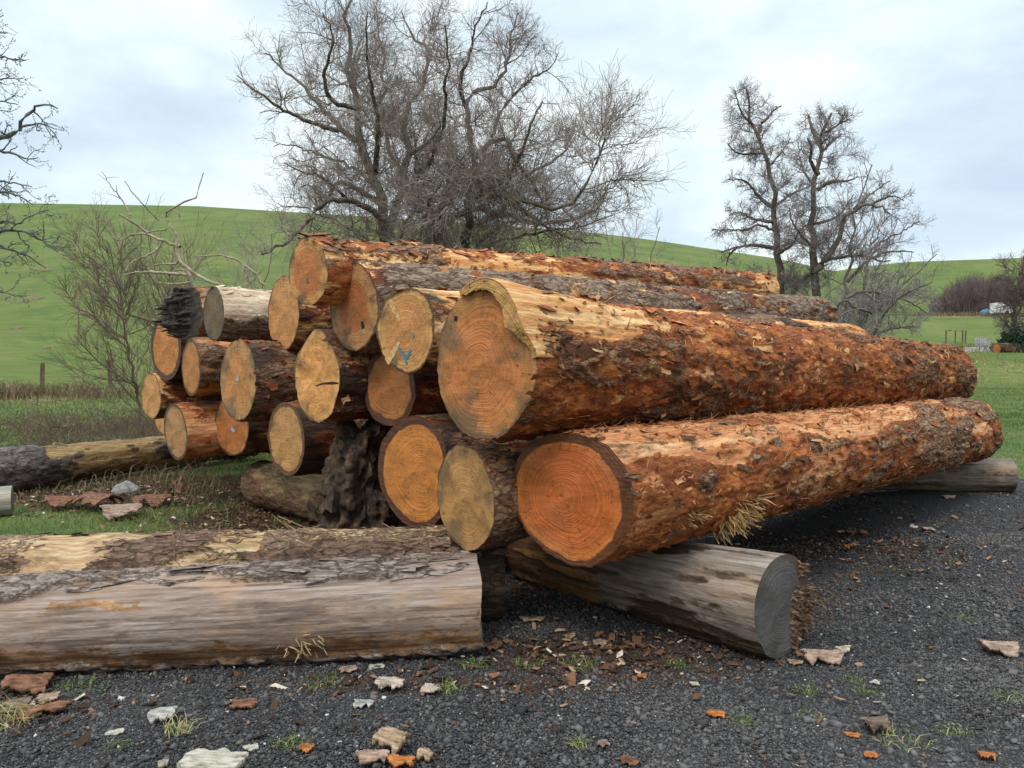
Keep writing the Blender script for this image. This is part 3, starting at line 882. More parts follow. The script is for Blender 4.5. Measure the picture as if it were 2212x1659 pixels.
def torn_slab():
    """slab of sapwood left standing proud along the top right rim of the biggest log's sawn end"""
    nT, nR = 130, 12
    th = np.linspace(rad(66), rad(176), nT)
    Rt = np.interp(th, Dinf['th'], Dinf['R'][0])
    ker = np.hanning(31)
    Rt = np.convolve(np.pad(Rt, 15, mode='edge'), ker / ker.sum(), 'valid')
    one = th * 0
    e1 = fbm(np.stack([th * 5, one, one], -1), 3, 3) - .5
    e2 = fbm(np.stack([th * 26, one, one], -1), 3, 5) - .5
    wide = (.09 + .14 * sstep(th, rad(90), rad(135)) - .20 * sstep(th, rad(138), rad(172))) * sstep(th, rad(62), rad(78))
    rin = Rt * (1 - np.clip(wide + .10 * e1 + .05 * e2, .02, .5))
    rout = Rt * 1.0 + .012 + .006 * e1
    pr = (.03 + .022 * sstep(th, rad(75), rad(120)) - .04 * sstep(th, rad(145), rad(172))) * (.5 + .5 * sstep(th, rad(62), rad(80)))
    rows = []
    u = np.linspace(0, 1, nR)
    for k in u:                                             # sawn front, facing the viewer
        r = rin + (rout - rin) * k
        rows.append((-pr - .004 * (fbm(np.stack([th * 12, one + k * 3, one], -1), 3, 9) - .5) * 3, r, k))
    rows.append((-pr + (pr + .05), rout * .985, 1.0))
    for k in (1.0, .6, .2):                                 # torn underside
        rows.append((-pr * k * .9 + .02 * (1 - k) + .02 * e2, rin + (rout - rin) * (1 - k) * .3 + .004, .0))
    nr = len(rows)
    kc, kvv = Dinf['kcut'], Dinf['kv']
    V, rn, ring = [], [], []
    for dx, r, k in rows:
        y, z_ = r * np.cos(th), r * np.sin(th)
        V.append(np.stack([dx - kc * y + kvv * z_, y, z_], -1))
        rn.append(.5 + .3 * np.broadcast_to(r / Rt, th.shape))
        ring.append(r)
    V = np.stack(V, 1).reshape(-1, 3)
    a, c = np.meshgrid(np.arange(nT - 1), np.arange(nr), indexing='ij')
    a, c = a.ravel(), c.ravel()
    c2 = (c + 1) % nr
    Q = np.stack([a * nr + c, (a + 1) * nr + c, (a + 1) * nr + c2, a * nr + c2], -1)
    capq = []
    for base in (0, (nT - 1) * nr):
        for k in range(nR - 1):
            capq.append((base + k, base + k + 1, base + nr - 3, base + nr - 3))
    Tq = np.array([(q_[0], q_[1], q_[2]) for q_ in capq])
    rnv = np.stack(rn, 1).ravel()
    av = np.stack([np.repeat(np.cos(th), nr), np.repeat(np.sin(th), nr), rnv, rnv * 0 + 1], -1)
    o = mk('torn_slab', V, [Q, Tq], face_mat("end_grain_cream_slab", (.50, .24, .07), (.58, .33, .115), (.2, .12, .05), hs=.72, rimpos=1.4, spacing=.012, amp=.75, stain=.5, stainc=(.12, .07, .03), warm=.95), Dlog,
           attrs={'rn': rnv, 'ring': np.stack(ring, 1).ravel(), 'ang': av})
    o['label'] = 'pale torn slab curling over the sawn end'
    nk = 14
    us = np.linspace(0, 1, nk)
    wob = .5 + fbm(np.stack([th * 14, one, one], -1), 3, 23)
    Vs = []
    for k in us:
        ln = .30 * wob * sstep(th, rad(60), rad(85)) * (1 - .55 * sstep(th, rad(150), rad(176)))
        dx = -pr - .001 + (pr + ln) * k
        g_ = fbm(np.stack([th * 30, one + k * .6, one], -1), 4, 27) - .5
        r = rout + .003 + .016 * g_ * min(1, k * 4) - .035 * k ** 2 
        y, z_ = r * np.cos(th), r * np.sin(th)
        Vs.append(np.stack([dx - kc * y + kvv * z_, y, z_], -1))
    Vs = np.stack(Vs, 1).reshape(-1, 3)
    a, c = np.meshgrid(np.arange(nT - 1), np.arange(nk - 1), indexing='ij')
    a, c = a.ravel(), c.ravel()
    Qs = np.stack([a * nk + c, a * nk + c + 1, (a + 1) * nk + c + 1, (a + 1) * nk + c], -1)
    fl = np.tile(np.array([[0, .98, .1, .6]]), (len(Vs), 1))
    o2 = mk('torn_skin', Vs, [Qs], m_rough, Dlog, attrs={'fld': fl})
    md = o2.modifiers.new('thickness', 'SOLIDIFY')
    md.thickness = .006
    md.offset = -1


torn_slab()


def tuft_on(log, inf, x, thd, n, ln, w, mat, dirv, spread, seed, label):
    rs = np.random.RandomState(seed)
    th = rad(thd)
    si = np.searchsorted(inf['s'], x)
    ti = int(th / (2 * math.pi) * inf['nT']) % inf['nT']
    R = inf['R'][si, ti]
    ths = th + (rs.rand(n) - .5) * spread / R
    xs = x + (rs.rand(n) - .5) * spread * 1.4
    p0 = np.stack([xs, (R - .01) * np.cos(ths), (R - .01) * np.sin(ths)], -1)
    fan = (xs - x) / (spread * .7)
    d = np.array(dirv)[None] + rs.randn(n, 3) * .36 + np.stack([fan * .55, 0 * fan, 0 * fan], -1)
    d /= np.linalg.norm(d, axis=1, keepdims=True)
    p1 = p0 + d * (ln * (.35 + .75 * rs.rand(n)))[:, None]
    v, f = sticks(p0, p1, w * (.5 + rs.rand(n)), w * .35, rs)
    o = mk('splinters', v, [f], mat, log, smooth=False)
    o['label'] = label
    return o


tuft_on(Elog, Einf, 1.12, 228, 60, .125, .009, m_straw, (.25, -.55, -.6), .19, 5, 'straw coloured splinters bursting from the flank')
tuft_on(Elog, Einf, 1.15, 214, 110, .10, .005, m_straw, (.25, -.75, -.1), .2, 6, 'frayed fibres above the splinters')
tuft_on(Elog, Einf, .62, 205, 40, .06, .004, m_straw, (.3, -.8, -.2), .14, 7, 'small frayed fibres nearer the sawn end')
tuft_on(Dlog, Dinf, .16, 163, 50, .10, .006, plain("dark_splinter", [(.02, .013, .008), (.07, .04, .02), (.16, .09, .04)], 30), (-.1, -.8, -.1), .14, 8, 'dark splinters under the torn slab')


def char_splinters():
    rs = np.random.RandomState(23)
    n = 150
    R0 = float(Sinf['R'][0].mean())
    rr_, aa = R0 * np.sqrt(rs.rand(n)) * .98, (rs.rand(n) - .5) * 3.0
    y, z_ = np.abs(rr_ * np.cos(aa)), rr_ * np.sin(aa)
    x = s_cut(y, z_) - Sinf['kcut'] * y + .03
    p0 = np.stack([x, y, z_], -1)
    d = np.stack([-1 + 0 * x, rs.randn(n) * .08, rs.randn(n) * .08 - .04], -1)
    v, f = sticks(p0, p0 + d * (.04 + .13 * rs.rand(n) ** 2)[:, None], .006 + .012 * rs.rand(n), .003, rs)
    mk('splinters', v, [f], plain("charred_splinters", [(.012, .01, .009), (.045, .033, .028), (.13, .1, .085)], 30), Slog, smooth=False)


char_splinters()


def face_mark(log, inf, name, lines, mat, label):
    """strokes on a sawn end: each (points in units of the radius, right and up as seen by the viewer; half widths)"""
    R0 = float(inf['R'][0].mean())
    rs = np.random.RandomState(len(lines) * 7 + inf['seed'])
    V, Q = [], []
    for pts, ws in lines:
        pts = np.array(pts, float) * R0 * np.array([-1, 1])
        n = 9
        u = np.linspace(0, len(pts) - 1, n)
        cx = np.interp(u, np.arange(len(pts)), pts[:, 0])
        cz = np.interp(u, np.arange(len(pts)), pts[:, 1])
        w = np.interp(u, np.arange(len(ws)), ws) * R0 * (1 + (rs.rand(n) - .5) * .5)
        dx, dz = np.gradient(cx), np.gradient(cz)
        l = np.hypot(dx, dz) + 1e-9
        base = len(V)
        for sg in (1, -1):
            for k in range(n):
                y, z = cx[k] - dz[k] / l[k] * w[k] * sg, cz[k] + dx[k] / l[k] * w[k] * sg
                rn = min(1, math.hypot(y, z) / R0)
                nb = (fbm(np.array([[y * 5, z * 5, inf['seed']]]), 4, inf['seed'] + 50)[0] - .5) * inf['fb'] * 6 * (1 - rn ** 4)
                V.append((-inf['kcut'] * y + inf['kv'] * z + nb - .003, y, z))
        Q += [(base + k, base + k + 1, base + n + k + 1, base + n + k) for k in range(n - 1)]
    nv = len(V)
    V = np.array(V)
    V = np.concatenate([V, V + np.array([.0025, 0, 0])])
    Q = np.array(Q)
    o = mk(name, V, [Q, Q[:, ::-1] + nv], mat, log, smooth=False)
    o['label'] = label
    return o


face_mark(Clog, Cinf, 'paint_mark', [([(-.22, -.42), (-.05, -.58), (.06, -.8)], (.035, .04, .025)), ([(.20, -.46), (.10, -.62), (-.02, -.66)], (.04, .05, .03))], m_blue, 'blue painted letter Y')
face_mark(Clog, Cinf, 'paint_mark', [([(.24, -.10), (.30, -.16)], (.045, .05))], m_blue, 'small blue paint dot')
face_mark(Clog, Cinf, 'chipped_patch', [([(-.52, .72), (-.38, .50), (-.16, .22)], (.03, .11, .02))], m_pale, 'pale bare chip at upper left')
face_mark(Clog, Cinf, 'chipped_patch', [([(-.20, -.28), (-.44, -.55), (-.66, -.74)], (.04, .11, .10))], m_pale, 'pale split chip at lower left')
face_mark(Jlog, Jinf, 'chalk_mark', [([(-.05, 0.0), (.08, .06)], (.03, .03)), ([(.0, .1), (.05, -.04)], (.02, .02))], m_lilac, 'pale blue spot')
face_mark(Llog, Linf, 'chalk_mark', [([(.0, -.1), (.2, -.14)], (.04, .04)), ([(.05, 0), (.12, -.2)], (.03, .03))], m_lilac, 'pale blue spot')
m_hole = plain("rot_black", [(.008, .006, .005), (.025, .018, .014)], 60)
face_mark(Blog, Binf, 'rot_pocket', [([(.36, -.34), (.40, -.5)], (.05, .06))], m_hole, 'black rot pocket')
face_mark(Alog, Ainf, 'rot_pocket', [([(-.06, -.2), (-.02, -.36)], (.03, .05))], plain("heart_stain", [(.10, .06, .05), (.2, .12, .1)], 50), 'grey heart stain')
face_mark(Ilog, Iinf, 'saw_split', [([(-.02, -.18), (.25, -.12), (.62, -.10), (.9, -.1)], (.008, .02, .03, .012))], m_hole, 'black split')
face_mark(Dlog, Dinf, 'knot_mark', [([(-.58, .62), (-.52, .62)], (.03, .03))], m_hole, 'small dark knot')

# ------------------------------------------------------------------ old weathered logs lying on the ground
GREYW = ((.19, .125, .09), (.275, .198, .155), (.375, .295, .25))
HONEY = ((.17, .07, .022), (.36, .17, .06), (.52, .3, .13))
m_old = bark_mat("weathered_debarked_grey", ((.065, .045, .035), (.21, .155, .125), (.38, .315, .275)), ((.15, .07, .03), (.33, .175, .085), (.46, .29, .17)), GREYW, streak=1.2, crack=15, rough=.62, bumpd=.006, crackmix=.8, splits=16, blotch=.6)
m_old2 = bark_mat("weathered_debarked_yellow", ((.06, .032, .02), (.17, .095, .062), (.3, .2, .14)), HONEY, ((.2, .12, .055), (.40, .255, .135), (.56, .41, .25)), streak=1.3, crack=20, rough=.7, moss=.35)
m_old3 = bark_mat("weathered_debarked_olive", ((.05, .04, .04), (.13, .1, .095), (.25, .2, .18)), ((.07, .035, .012), (.22, .12, .04), (.4, .25, .1)), ((.12, .068, .028), (.24, .145, .058), (.40, .28, .13)), streak=1.3, crack=14, rough=.75, moss=.25)
m_bear = bark_mat("weathered_bearer_silver", ((.03, .02, .013), (.075, .05, .033), (.15, .1, .07)), HONEY, ((.155, .112, .082), (.235, .182, .145), (.33, .272, .23)), dirtc=(.06, .036, .02), splits=18, streak=.8, crack=20, rough=.75)


def aim(p0, p1):
    d = np.array(p1) - np.array(p0)
    return math.degrees(math.atan2(d[0], d[1])), math.degrees(math.asin(d[2] / np.linalg.norm(d))), float(np.linalg.norm(d))


def old_log(label, p0, p1, R0, R1, bmat, fmat, seed, fields, **kw):
    az, tl, L = aim(p0, p1)
    return build_log(label, 'old weathered logs lying on the ground', tuple(p0), az, tl, L, R0, R1, bmat, fmat, seed, fields, **kw)


def x1_fields(S, T, q, rs):
    # axis runs from the right hand end towards the left, T=90 up, T=0 towards the viewer
    n = fbm(q * [.8, 4, 4], 4, 201) - .5
    n2 = fbm(q * [3, 14, 14], 4, 203) - .5
    fr = np.cos(T) * 1.0
    lim = .90 - .10 * np.sin(S * 1.7 + 1.0) - .30 * sstep(S, 1.75, 2.4) + .25 * sstep(.35 - S, -.2, .2)
    b = .5 + (np.sin(T) - lim + n * .34 + n2 * .26) * 3.0
    b = np.where((fr < -.2) & (np.sin(T) > .2), .8, b)
    low = .5 + (-np.sin(T) - .60 + n * .5 + n2 * .3) * 3
    b = np.maximum(b, low - sstep(S, 1.9, 2.6) * .5)
    honey = -np.sin(T) - .12 + (fbm(q * [.8, 4, 4], 4, 207) - .5) * 1.8
    w = .50 - honey * .5
    w = w - 1.3 * sstep(.20 - np.abs(S - 1.85 + n * .5), -.03, .05) * sstep(.09 - np.abs(np.sin(T) - .58 + n2 * .8), -.03, .05)
    d = .3 + n2 * .3 + .8 * (low - .5).clip(0, .3)
    bm = sstep(b, .46, .52)
    grain = fbm(q * [1.2, 60, 60], 3, 209) - .5
    disp = bm * .026 + (1 - bm) * grain * .006 + n2 * .004
    return b, w, d, disp, 0 * b


g0 = ground(1036, 1416)
pR = P(1033, 1313, 4.02)
pR[2] = .235
pL = P(-260, 1362, 3.66)
pL[2] = .205
old1, old1i = old_log('silver grey debarked log lying nearest the camera, bark flaking along its top', pR, pL, .236, .206, m_old, FC['X'], 201, x1_fields, terr=.003,
        ds=.008, grow=.0, dT=.0085, rough=.004, plates=(6, 18, .018), lump=.008, kv=.03, x0f=lambda y, z_: .05 * (fbm(np.stack([y * 9, z_ * 9, 0 * y], -1), 4, 83) - .5),
        chips=[(26, .16, .25, .12, 55, 100, ((.95, .1, .1, .3),), 2.3)])
tuft_on(old1, old1i, .88, -28, 42, .085, .0038, plain("old_splinter", [(.2, .12, .05), (.4, .28, .15), (.55, .42, .26)], 30), (-.3, .35, -.45), .13, 12, 'tuft of frayed splinters on its flank')


def x2_fields(S, T, q, rs):
    n = fbm(q * [.9, 4, 4], 4, 211) - .5
    n2 = fbm(q * [3, 12, 12], 4, 213) - .5
    b = .5 + (n * 2.0 + n2 * 1.0) + .55 * sstep(1.35 - S, 0, .6) * sstep(-np.sin(T) + .75 + n, 0, .3) - .42 * sstep(S, 1.2, 1.6) - .25 * sstep(np.sin(T), .75, .95) * (S > .5)
    b = np.maximum(b, .5 + 2.2 * (.19 - np.abs((S - 1.9) + .35 * (T - 1.0)) + n2 * .3) * (np.abs(S - 1.95) < .6))
    b = np.where(S < .3, .9, b)
    w = .5 + .35 + n * 1.2 - .9 * sstep(-np.sin(T) + n, -.15, .25)
    d = .34 + n2 * .8 + .3 * (S < .3)
    bm = sstep(b, .46, .54)
    grain = fbm(q * [1.4, 45, 45], 3, 217) - .5
    knot = 0
    for ks, kt, kr in ((2.45, 40, .09), (2.18, 68, .11), (1.1, 62, .12), (2.95, 35, .05), (.75, 50, .08)):
        dd = np.hypot(S - ks, (T - rad(kt)) * .22)
        knot = knot + .035 * np.exp(-(dd / kr) ** 2) - .035 * np.exp(-(dd / (kr * .38)) ** 2)
    return b, w, d, bm * .018 + (1 - bm) * grain * .012 + n2 * .01 + knot, 0 * b


qR = P(1082, 1250, 4.52)
qR[2] = .255
qL = P(-220, 1222, 4.18)
qL[2] = .262
old_log('yellowish half barked log lying just behind the silver grey one', qR, qL, .255, .262, m_old2, FC['R'], 211, x2_fields, terr=.003,
        ds=.009, grow=.0, dT=.009, rough=.008, plates=(8, 16, .008), lump=.02,
        chips=[(60, .09, .3, .2, 40, 120, ((.95, .1, .1, .3), (.95, .1, .2, .6)), 2.6)],
        shreds=[(60, .14, .003, 30, 100, 1.1, 1.8, WOODY), (50, .07, .0025, 40, 110, .25, .8, WOODY)])


def w_fields(S, T, q, rs):
    n = fbm(q * [.9, 4, 4], 4, 221) - .5
    n2 = fbm(q * [3, 10, 10], 4, 223) - .5
    b = .35 + n * 1.2 + n2 * .9 + .8 * sstep(.72 - S + n2 * .2, -.03, .05)
    w = .62 + n * 1.4 + .25 * np.sin(T)
    d = .36 + n2 * 1.2 - .1 * np.sin(T)
    bm = sstep(b, .46, .54)
    return b, w, d, bm * .025 + n2 * .02, 0 * b


old_log('mossy olive log reaching under the left side of the stack, dark barked near end', P(-70, 1023, 8.45) * [1, 1, 0] + [0, 0, .25], P(545, 972, 11.8) * [1, 1, 0] + [0, 0, .27], .25, .2, m_old3, FC['R'], 221, w_fields, terr=.003,
        ds=.016, grow=.02, dT=.016, rough=.012, plates=(7, 14, .012))
old_log('pale silvery log end poking in at the left edge of the grass', P(27, 1097, 7.45) * [1, 1, 0] + [0, 0, .15], P(-120, 1105, 7.2) * [1, 1, 0] + [0, 0, .15], .145, .145,
        bark_mat("silver_smooth", GREYB, HONEY, ((.18, .16, .13), (.3, .275, .235), (.42, .39, .34))), FC['X'], 225, fresh(.1, .95, .2, seed=225), ds=.016, dT=.016, rough=.006)


def bear_fields(S, T, q, rs):
    n = fbm(q * [1.0, 5, 5], 4, 231) - .5
    n2 = fbm(q * [4, 18, 18], 4, 233) - .5
    b = .5 + (-np.sin(T) - .72 + n * .4 + n2 * .3) * 3
    w = .78 + n * .5 - .5 * sstep(S, .8, 1.5)
    d = .34 + n * 1.5 + n2 * 1.9 + .3 * sstep(S, .9, 1.6) + .12 * np.exp(-((S - .35) / .3) ** 2) * (-np.sin(T))
    grain = fbm(q * [1.4, 50, 50], 3, 237) - .5
    pit = sstep(d, .55, .7)
    return b, w, d, sstep(b, .46, .54) * .02 + grain * .005 - pit * .012, 0 * b


bp = P(1692, 1322, 3.88)
bp[2] = .262
bq = np.array([bp[0] - .655 * 1.95, bp[1] + .755 * 1.95, .19])
bear, beari = old_log('silver grey bearer log under the wet orange end, its own end rotting and fibrous', bp, bq, .262, .19, m_bear, face_mat("end_grain_slate", (.10, .088, .096), (.12, .105, .10), (.085, .05, .03), warm=1.0, hs=.8, rimpos=.95, rimdir=(-.42, 0), rimn=.14, amp=.25, stain=.4), 231, bear_fields, terr=.003,
        ds=.009, grow=.1, dT=.009, rough=.004, lump=.012, shape=lambda T: 1 + .03 * np.cos(2 * T))


def rotted_end():
    """brown rotten fibre hanging out of the right half of the bearer's end"""
    rs = np.random.RandomState(9)
    n = 420
    r = .26 * np.sqrt(rs.rand(n))
    a = rad(200) + (rs.rand(n) - .5) * rad(170)
    p0 = np.stack([-.0 * r + .01, r * np.cos(a + 3.14159 * 0), r * np.sin(a)], -1)
    p0[:, 1] = -np.abs(p0[:, 1]) - .06
    kp = (fbm(np.stack([p0[:, 1] * 9, p0[:, 2] * 9, 0 * r], -1), 3, 77) > .47)
    p0, r, a = p0[kp], r[kp], a[kp]
    p0[:, 1:] *= np.minimum(1, .25 / np.hypot(p0[:, 1], p0[:, 2]))[:, None]
    n = len(r)
    d = np.stack([-.6 - rs.rand(n), -.5 + rs.randn(n) * .3, -.45 + rs.randn(n) * .45], -1)
    d /= np.linalg.norm(d, axis=1, keepdims=True)
    v, f = sticks(p0, p0 + d * (.012 + .05 * rs.rand(n) ** 3)[:, None], .009 * (.5 + rs.rand(n)), .004, rs)
    v0, f0 = v, f
    n = 7
    V, Q = [], []
    p = np.stack([0 * np.zeros(n), -.1 - rs.rand(n) * .13, .1 - rs.rand(n) * .15], -1)
    segs_a, segs_b = [], []
    for k in range(n):
        c = p[k]
        dd = np.array([-.5, -.6, .1]) + rs.randn(3) * .2
        for _ in range(6):
            e = c + dd / np.linalg.norm(dd) * .045
            segs_a.append(c)
            segs_b.append(e)
            c = e
            dd = dd + np.array([0, 0, -.28]) + rs.randn(3) * .12
    v, f = sticks(np.array(segs_a), np.array(segs_b), .0028, .0026, rs)
    mk('rotten_fibre', np.concatenate([v0, v]), [np.concatenate([f0, f + len(v0)])], plain("rotten_wood_brown", [(.03, .018, .01), (.12, .065, .035), (.26, .16, .09)], 40), bear, smooth=False)


rotted_end()
rb = ground(2190, 1066)
rby = rb[1]
ra = P(2182, 1028, rby + .1)
ra[2] = rb[2] + .165
old_log('short weathered bearer log under the far right end of the stack', ra, ra + np.array([-1.55, .25, -.01]), .168, .165, m_bear, FC['X'], 241,
        lambda S, T, q, rs: (lambda n: (.2 + n, .75 + n, .4 + n * 1.8 - .2 * np.sin(T), n * .01, 0 * n))(fbm(q * [1, 7, 7], 4, 243) - .5), ds=.014, grow=0, dT=.014, rough=.006)
old_log('dark mossy log with rounded worn end lying under the middle of the stack', P(548, 1052, 8.0) * [1, 1, 0] + [0, 0, .26], P(850, 1090, 6.35) * [1, 1, 0] + [0, 0, .2], .235, .2,
        bark_mat("dark_mossy_bark", BROWN, RED, ((.08, .055, .025), (.16, .11, .05), (.22, .16, .08)), crack=14, moss=.4), FC['R'], 251,
        lambda S, T, q, rs: (lambda n: (.62 + n - .5 * sstep(np.sin(T), .3, .8), .8 + n * .3, .5 + n, n * .03, 0 * n))(fbm(q * [2, 6, 6], 4, 253) - .5), ds=.014, grow=0, dT=.014, rough=.02, round_end=.22)

# dark rotten stump, standing upright in the stack
def stump():
    nS, nT = 90, 120
    base = P(765, 1100, 5.75)
    base[2] = 0.02
    S, T = np.meshgrid(np.linspace(0, 1.12, nS), np.arange(nT) * 2 * math.pi / nT, indexing='ij')
    q = np.stack([np.cos(T), np.sin(T), S * 2], -1)
    R = .24 - .06 * S + .10 * np.exp(-S / .18) + (fbm(q * [1.3, 1.3, 1.3], 4, 301) - .5) * .30 + (fbm(q * [5, 5, 5], 4, 305) - .5) * .2 + (fbm(q * [14, 14, 9], 3, 306) - .5) * .07
    top = 1.0 + (fbm(np.stack([np.cos(T) * 2.5, np.sin(T) * 2.5, 0 * T], -1), 3, 309) - .5) * .5
    Zc = np.minimum(S, top)
    V = np.stack([R * np.cos(T) + .06 * S, R * np.sin(T) * .8, Zc], -1).reshape(-1, 3)
    V = np.concatenate([V, [[.06, 0, .95]]])
    i, j = np.meshgrid(np.arange(nS - 1), np.arange(nT), indexing='ij')
    i, j = i.ravel(), j.ravel()
    j2 = (j + 1) % nT
    Q = np.stack([i * nT + j, i * nT + j2, (i + 1) * nT + j2, (i + 1) * nT + j], -1)
    jj = np.arange(nT)
    Tr = np.stack([(nS - 1) * nT + jj, (nS - 1) * nT + (jj + 1) % nT, 0 * jj + nS * nT], -1)
    o = mk('rotten_stump', V, [Q, Tr], plain("rotten_dark_wood", [(.015, .011, .009), (.055, .035, .023), (.16, .095, .052)], 16, .85, (1, 1, .7), .03))
    o.location = base
    tag(o, 'dark rotten stump standing in the stack beside the amber ringed end', 'stump', None)
    rs = np.random.RandomState(19)
    n = 13
    a = rad(180) + rs.rand(n) * rad(180)
    p0 = np.stack([.05 + .34 * np.cos(a), .3 * np.sin(a), .02 + .75 * rs.rand(n)], -1)
    d = np.stack([rs.randn(n) * .75, rs.randn(n) * .2 - .05, .35 + .6 * rs.rand(n)], -1)
    d /= np.linalg.norm(d, axis=1, keepdims=True)
    mb = plain("rotten_broken_wood", [(.012, .009, .007), (.045, .028, .018), (.12, .07, .04)], 22, .85, (.4, 1, 1), .01)
    for k in range(6):
        v, f = sticks(p0[k:k + 1], p0[k:k + 1] + d[k:k + 1] * (.12 + .2 * rs.rand()), .03 + .03 * rs.rand(1), .016, rs)
        mk('broken_wood', v, [f], mb, o, smooth=False)


stump()

# ------------------------------------------------------------------ trees
def tubes(pts, r0, r1, k):
    """pts (M,n,3) polylines; radii at start and end (M,) -> verts, quads"""
    M_, n, _ = pts.shape
    d = np.gradient(pts, axis=1)
    d /= np.linalg.norm(d, axis=2, keepdims=True) + 1e-9
    ref = np.where(np.abs(d[..., 2:3]) > .8, np.array([1.0, 0, 0]), np.array([0, 0, 1.0]))
    u = np.cross(d, ref)
    u /= np.linalg.norm(u, axis=2, keepdims=True) + 1e-9
    v = np.cross(d, u)
    tt = np.linspace(0, 1, n)[None, :]
    r = r0[:, None] * (1 - tt) + r1[:, None] * tt
    a = np.arange(k) * 2 * math.pi / k
    V = pts[:, :, None, :] + r[:, :, None, None] * (u[:, :, None, :] * np.cos(a)[None, None, :, None] + v[:, :, None, :] * np.sin(a)[None, None, :, None])
    i, j = np.meshgrid(np.arange(n - 1), np.arange(k), indexing='ij')
    i, j = i.ravel(), j.ravel()
    j2 = (j + 1) % k
    q = np.stack([i * k + j, i * k + j2, (i + 1) * k + j2, (i + 1) * k + j], -1)
    Q = (q[None] + (np.arange(M_) * n * k)[:, None, None]).reshape(-1, 4)
    return V.reshape(-1, 3), Q


def resample(p, n):
    p = np.asarray(p, float)
    for _ in range(2):                       # round the traced corners
        a = p[:-1] * .75 + p[1:] * .25
        b_ = p[:-1] * .25 + p[1:] * .75
        p = np.concatenate([p[:1], np.stack([a, b_], 1).reshape(-1, 3)[1:-1], p[-1:]])
    l = np.concatenate([[0], np.cumsum(np.linalg.norm(np.diff(p, axis=0), axis=1))])
    u = np.linspace(0, l[-1], n)
    return np.stack([np.interp(u, l, p[:, k]) for k in range(3)], -1), l[-1]


def grow(rs, st, d, ln, n, wig, trop, tropv=(0, 0, 1), curl=None):
    M_ = len(st)
    out = np.zeros((M_, n, 3))
    out[:, 0] = st
    step = (ln / (n - 1))[:, None]
    d = d / (np.linalg.norm(d, axis=1, keepdims=True) + 1e-9)
    for k in range(1, n):
        d = d + rs.randn(M_, 3) * wig + np.array(tropv)[None] * trop
        d /= np.linalg.norm(d, axis=1, keepdims=True) + 1e-9
        out[:, k] = out[:, k - 1] + d * step
    return out


def spawn(rs, pts, r0, r1, m, lo, hi, spread):
    """m child starts on each parent; returns starts, dirs, parent radius there, parent index, position along"""
    M_, n, _ = pts.shape
    ls = np.linalg.norm(np.diff(pts, axis=1), axis=2).sum(1) + 1e-6
    pi = rs.choice(M_, M_ * m, p=ls / ls.sum())
    t_ = lo + (hi - lo) * rs.rand(len(pi))
    f = t_ * (n - 1)
    i = np.minimum(f.astype(int), n - 2)
    w = (f - i)[:, None]
    a, b_ = pts[pi, i], pts[pi, i + 1]
    st = a * (1 - w) + b_ * w
    d = b_ - a
    d /= np.linalg.norm(d, axis=1, keepdims=True) + 1e-9
    rp = rs.randn(len(pi), 3)
    rp -= d * (rp * d).sum(1, keepdims=True)
    rp /= np.linalg.norm(rp, axis=1, keepdims=True) + 1e-9
    dd = d * (1 - spread) + rp * spread
    pr = r0[pi] * (1 - t_) + r1[pi] * t_
    return st, dd, pr, pi, t_


m_trunk = plain("bare_tree_bark", [(.045, .034, .024), (.105, .082, .06), (.19, .16, .125)], 6, .9, bumpd=.03)
m_twigw = plain("willow_twigs", [(.17, .125, .10), (.26, .2, .17), (.35, .29, .25)], 1.5, .9)
m_twiga = plain("alder_twigs", [(.15, .115, .115), (.23, .185, .185), (.31, .265, .265)], 1.5, .9)
m_twigr = plain("hedge_twigs", [(.09, .055, .042), (.16, .1, .078), (.23, .16, .125)], 1.5, .9)
m_dead = plain("dead_branch_bark", [(.16, .115, .075), (.29, .225, .155), (.44, .37, .29)], 12, .85, bumpd=.01)
m_hawt = plain("hawthorn_bark", [(.05, .05, .045), (.12, .12, .105), (.22, .23, .2)], 9, .9, bumpd=.02)
m_lich = plain("lichen_and_buds", [(.02, .024, .016), (.05, .058, .036), (.1, .11, .075)], 5, .9)


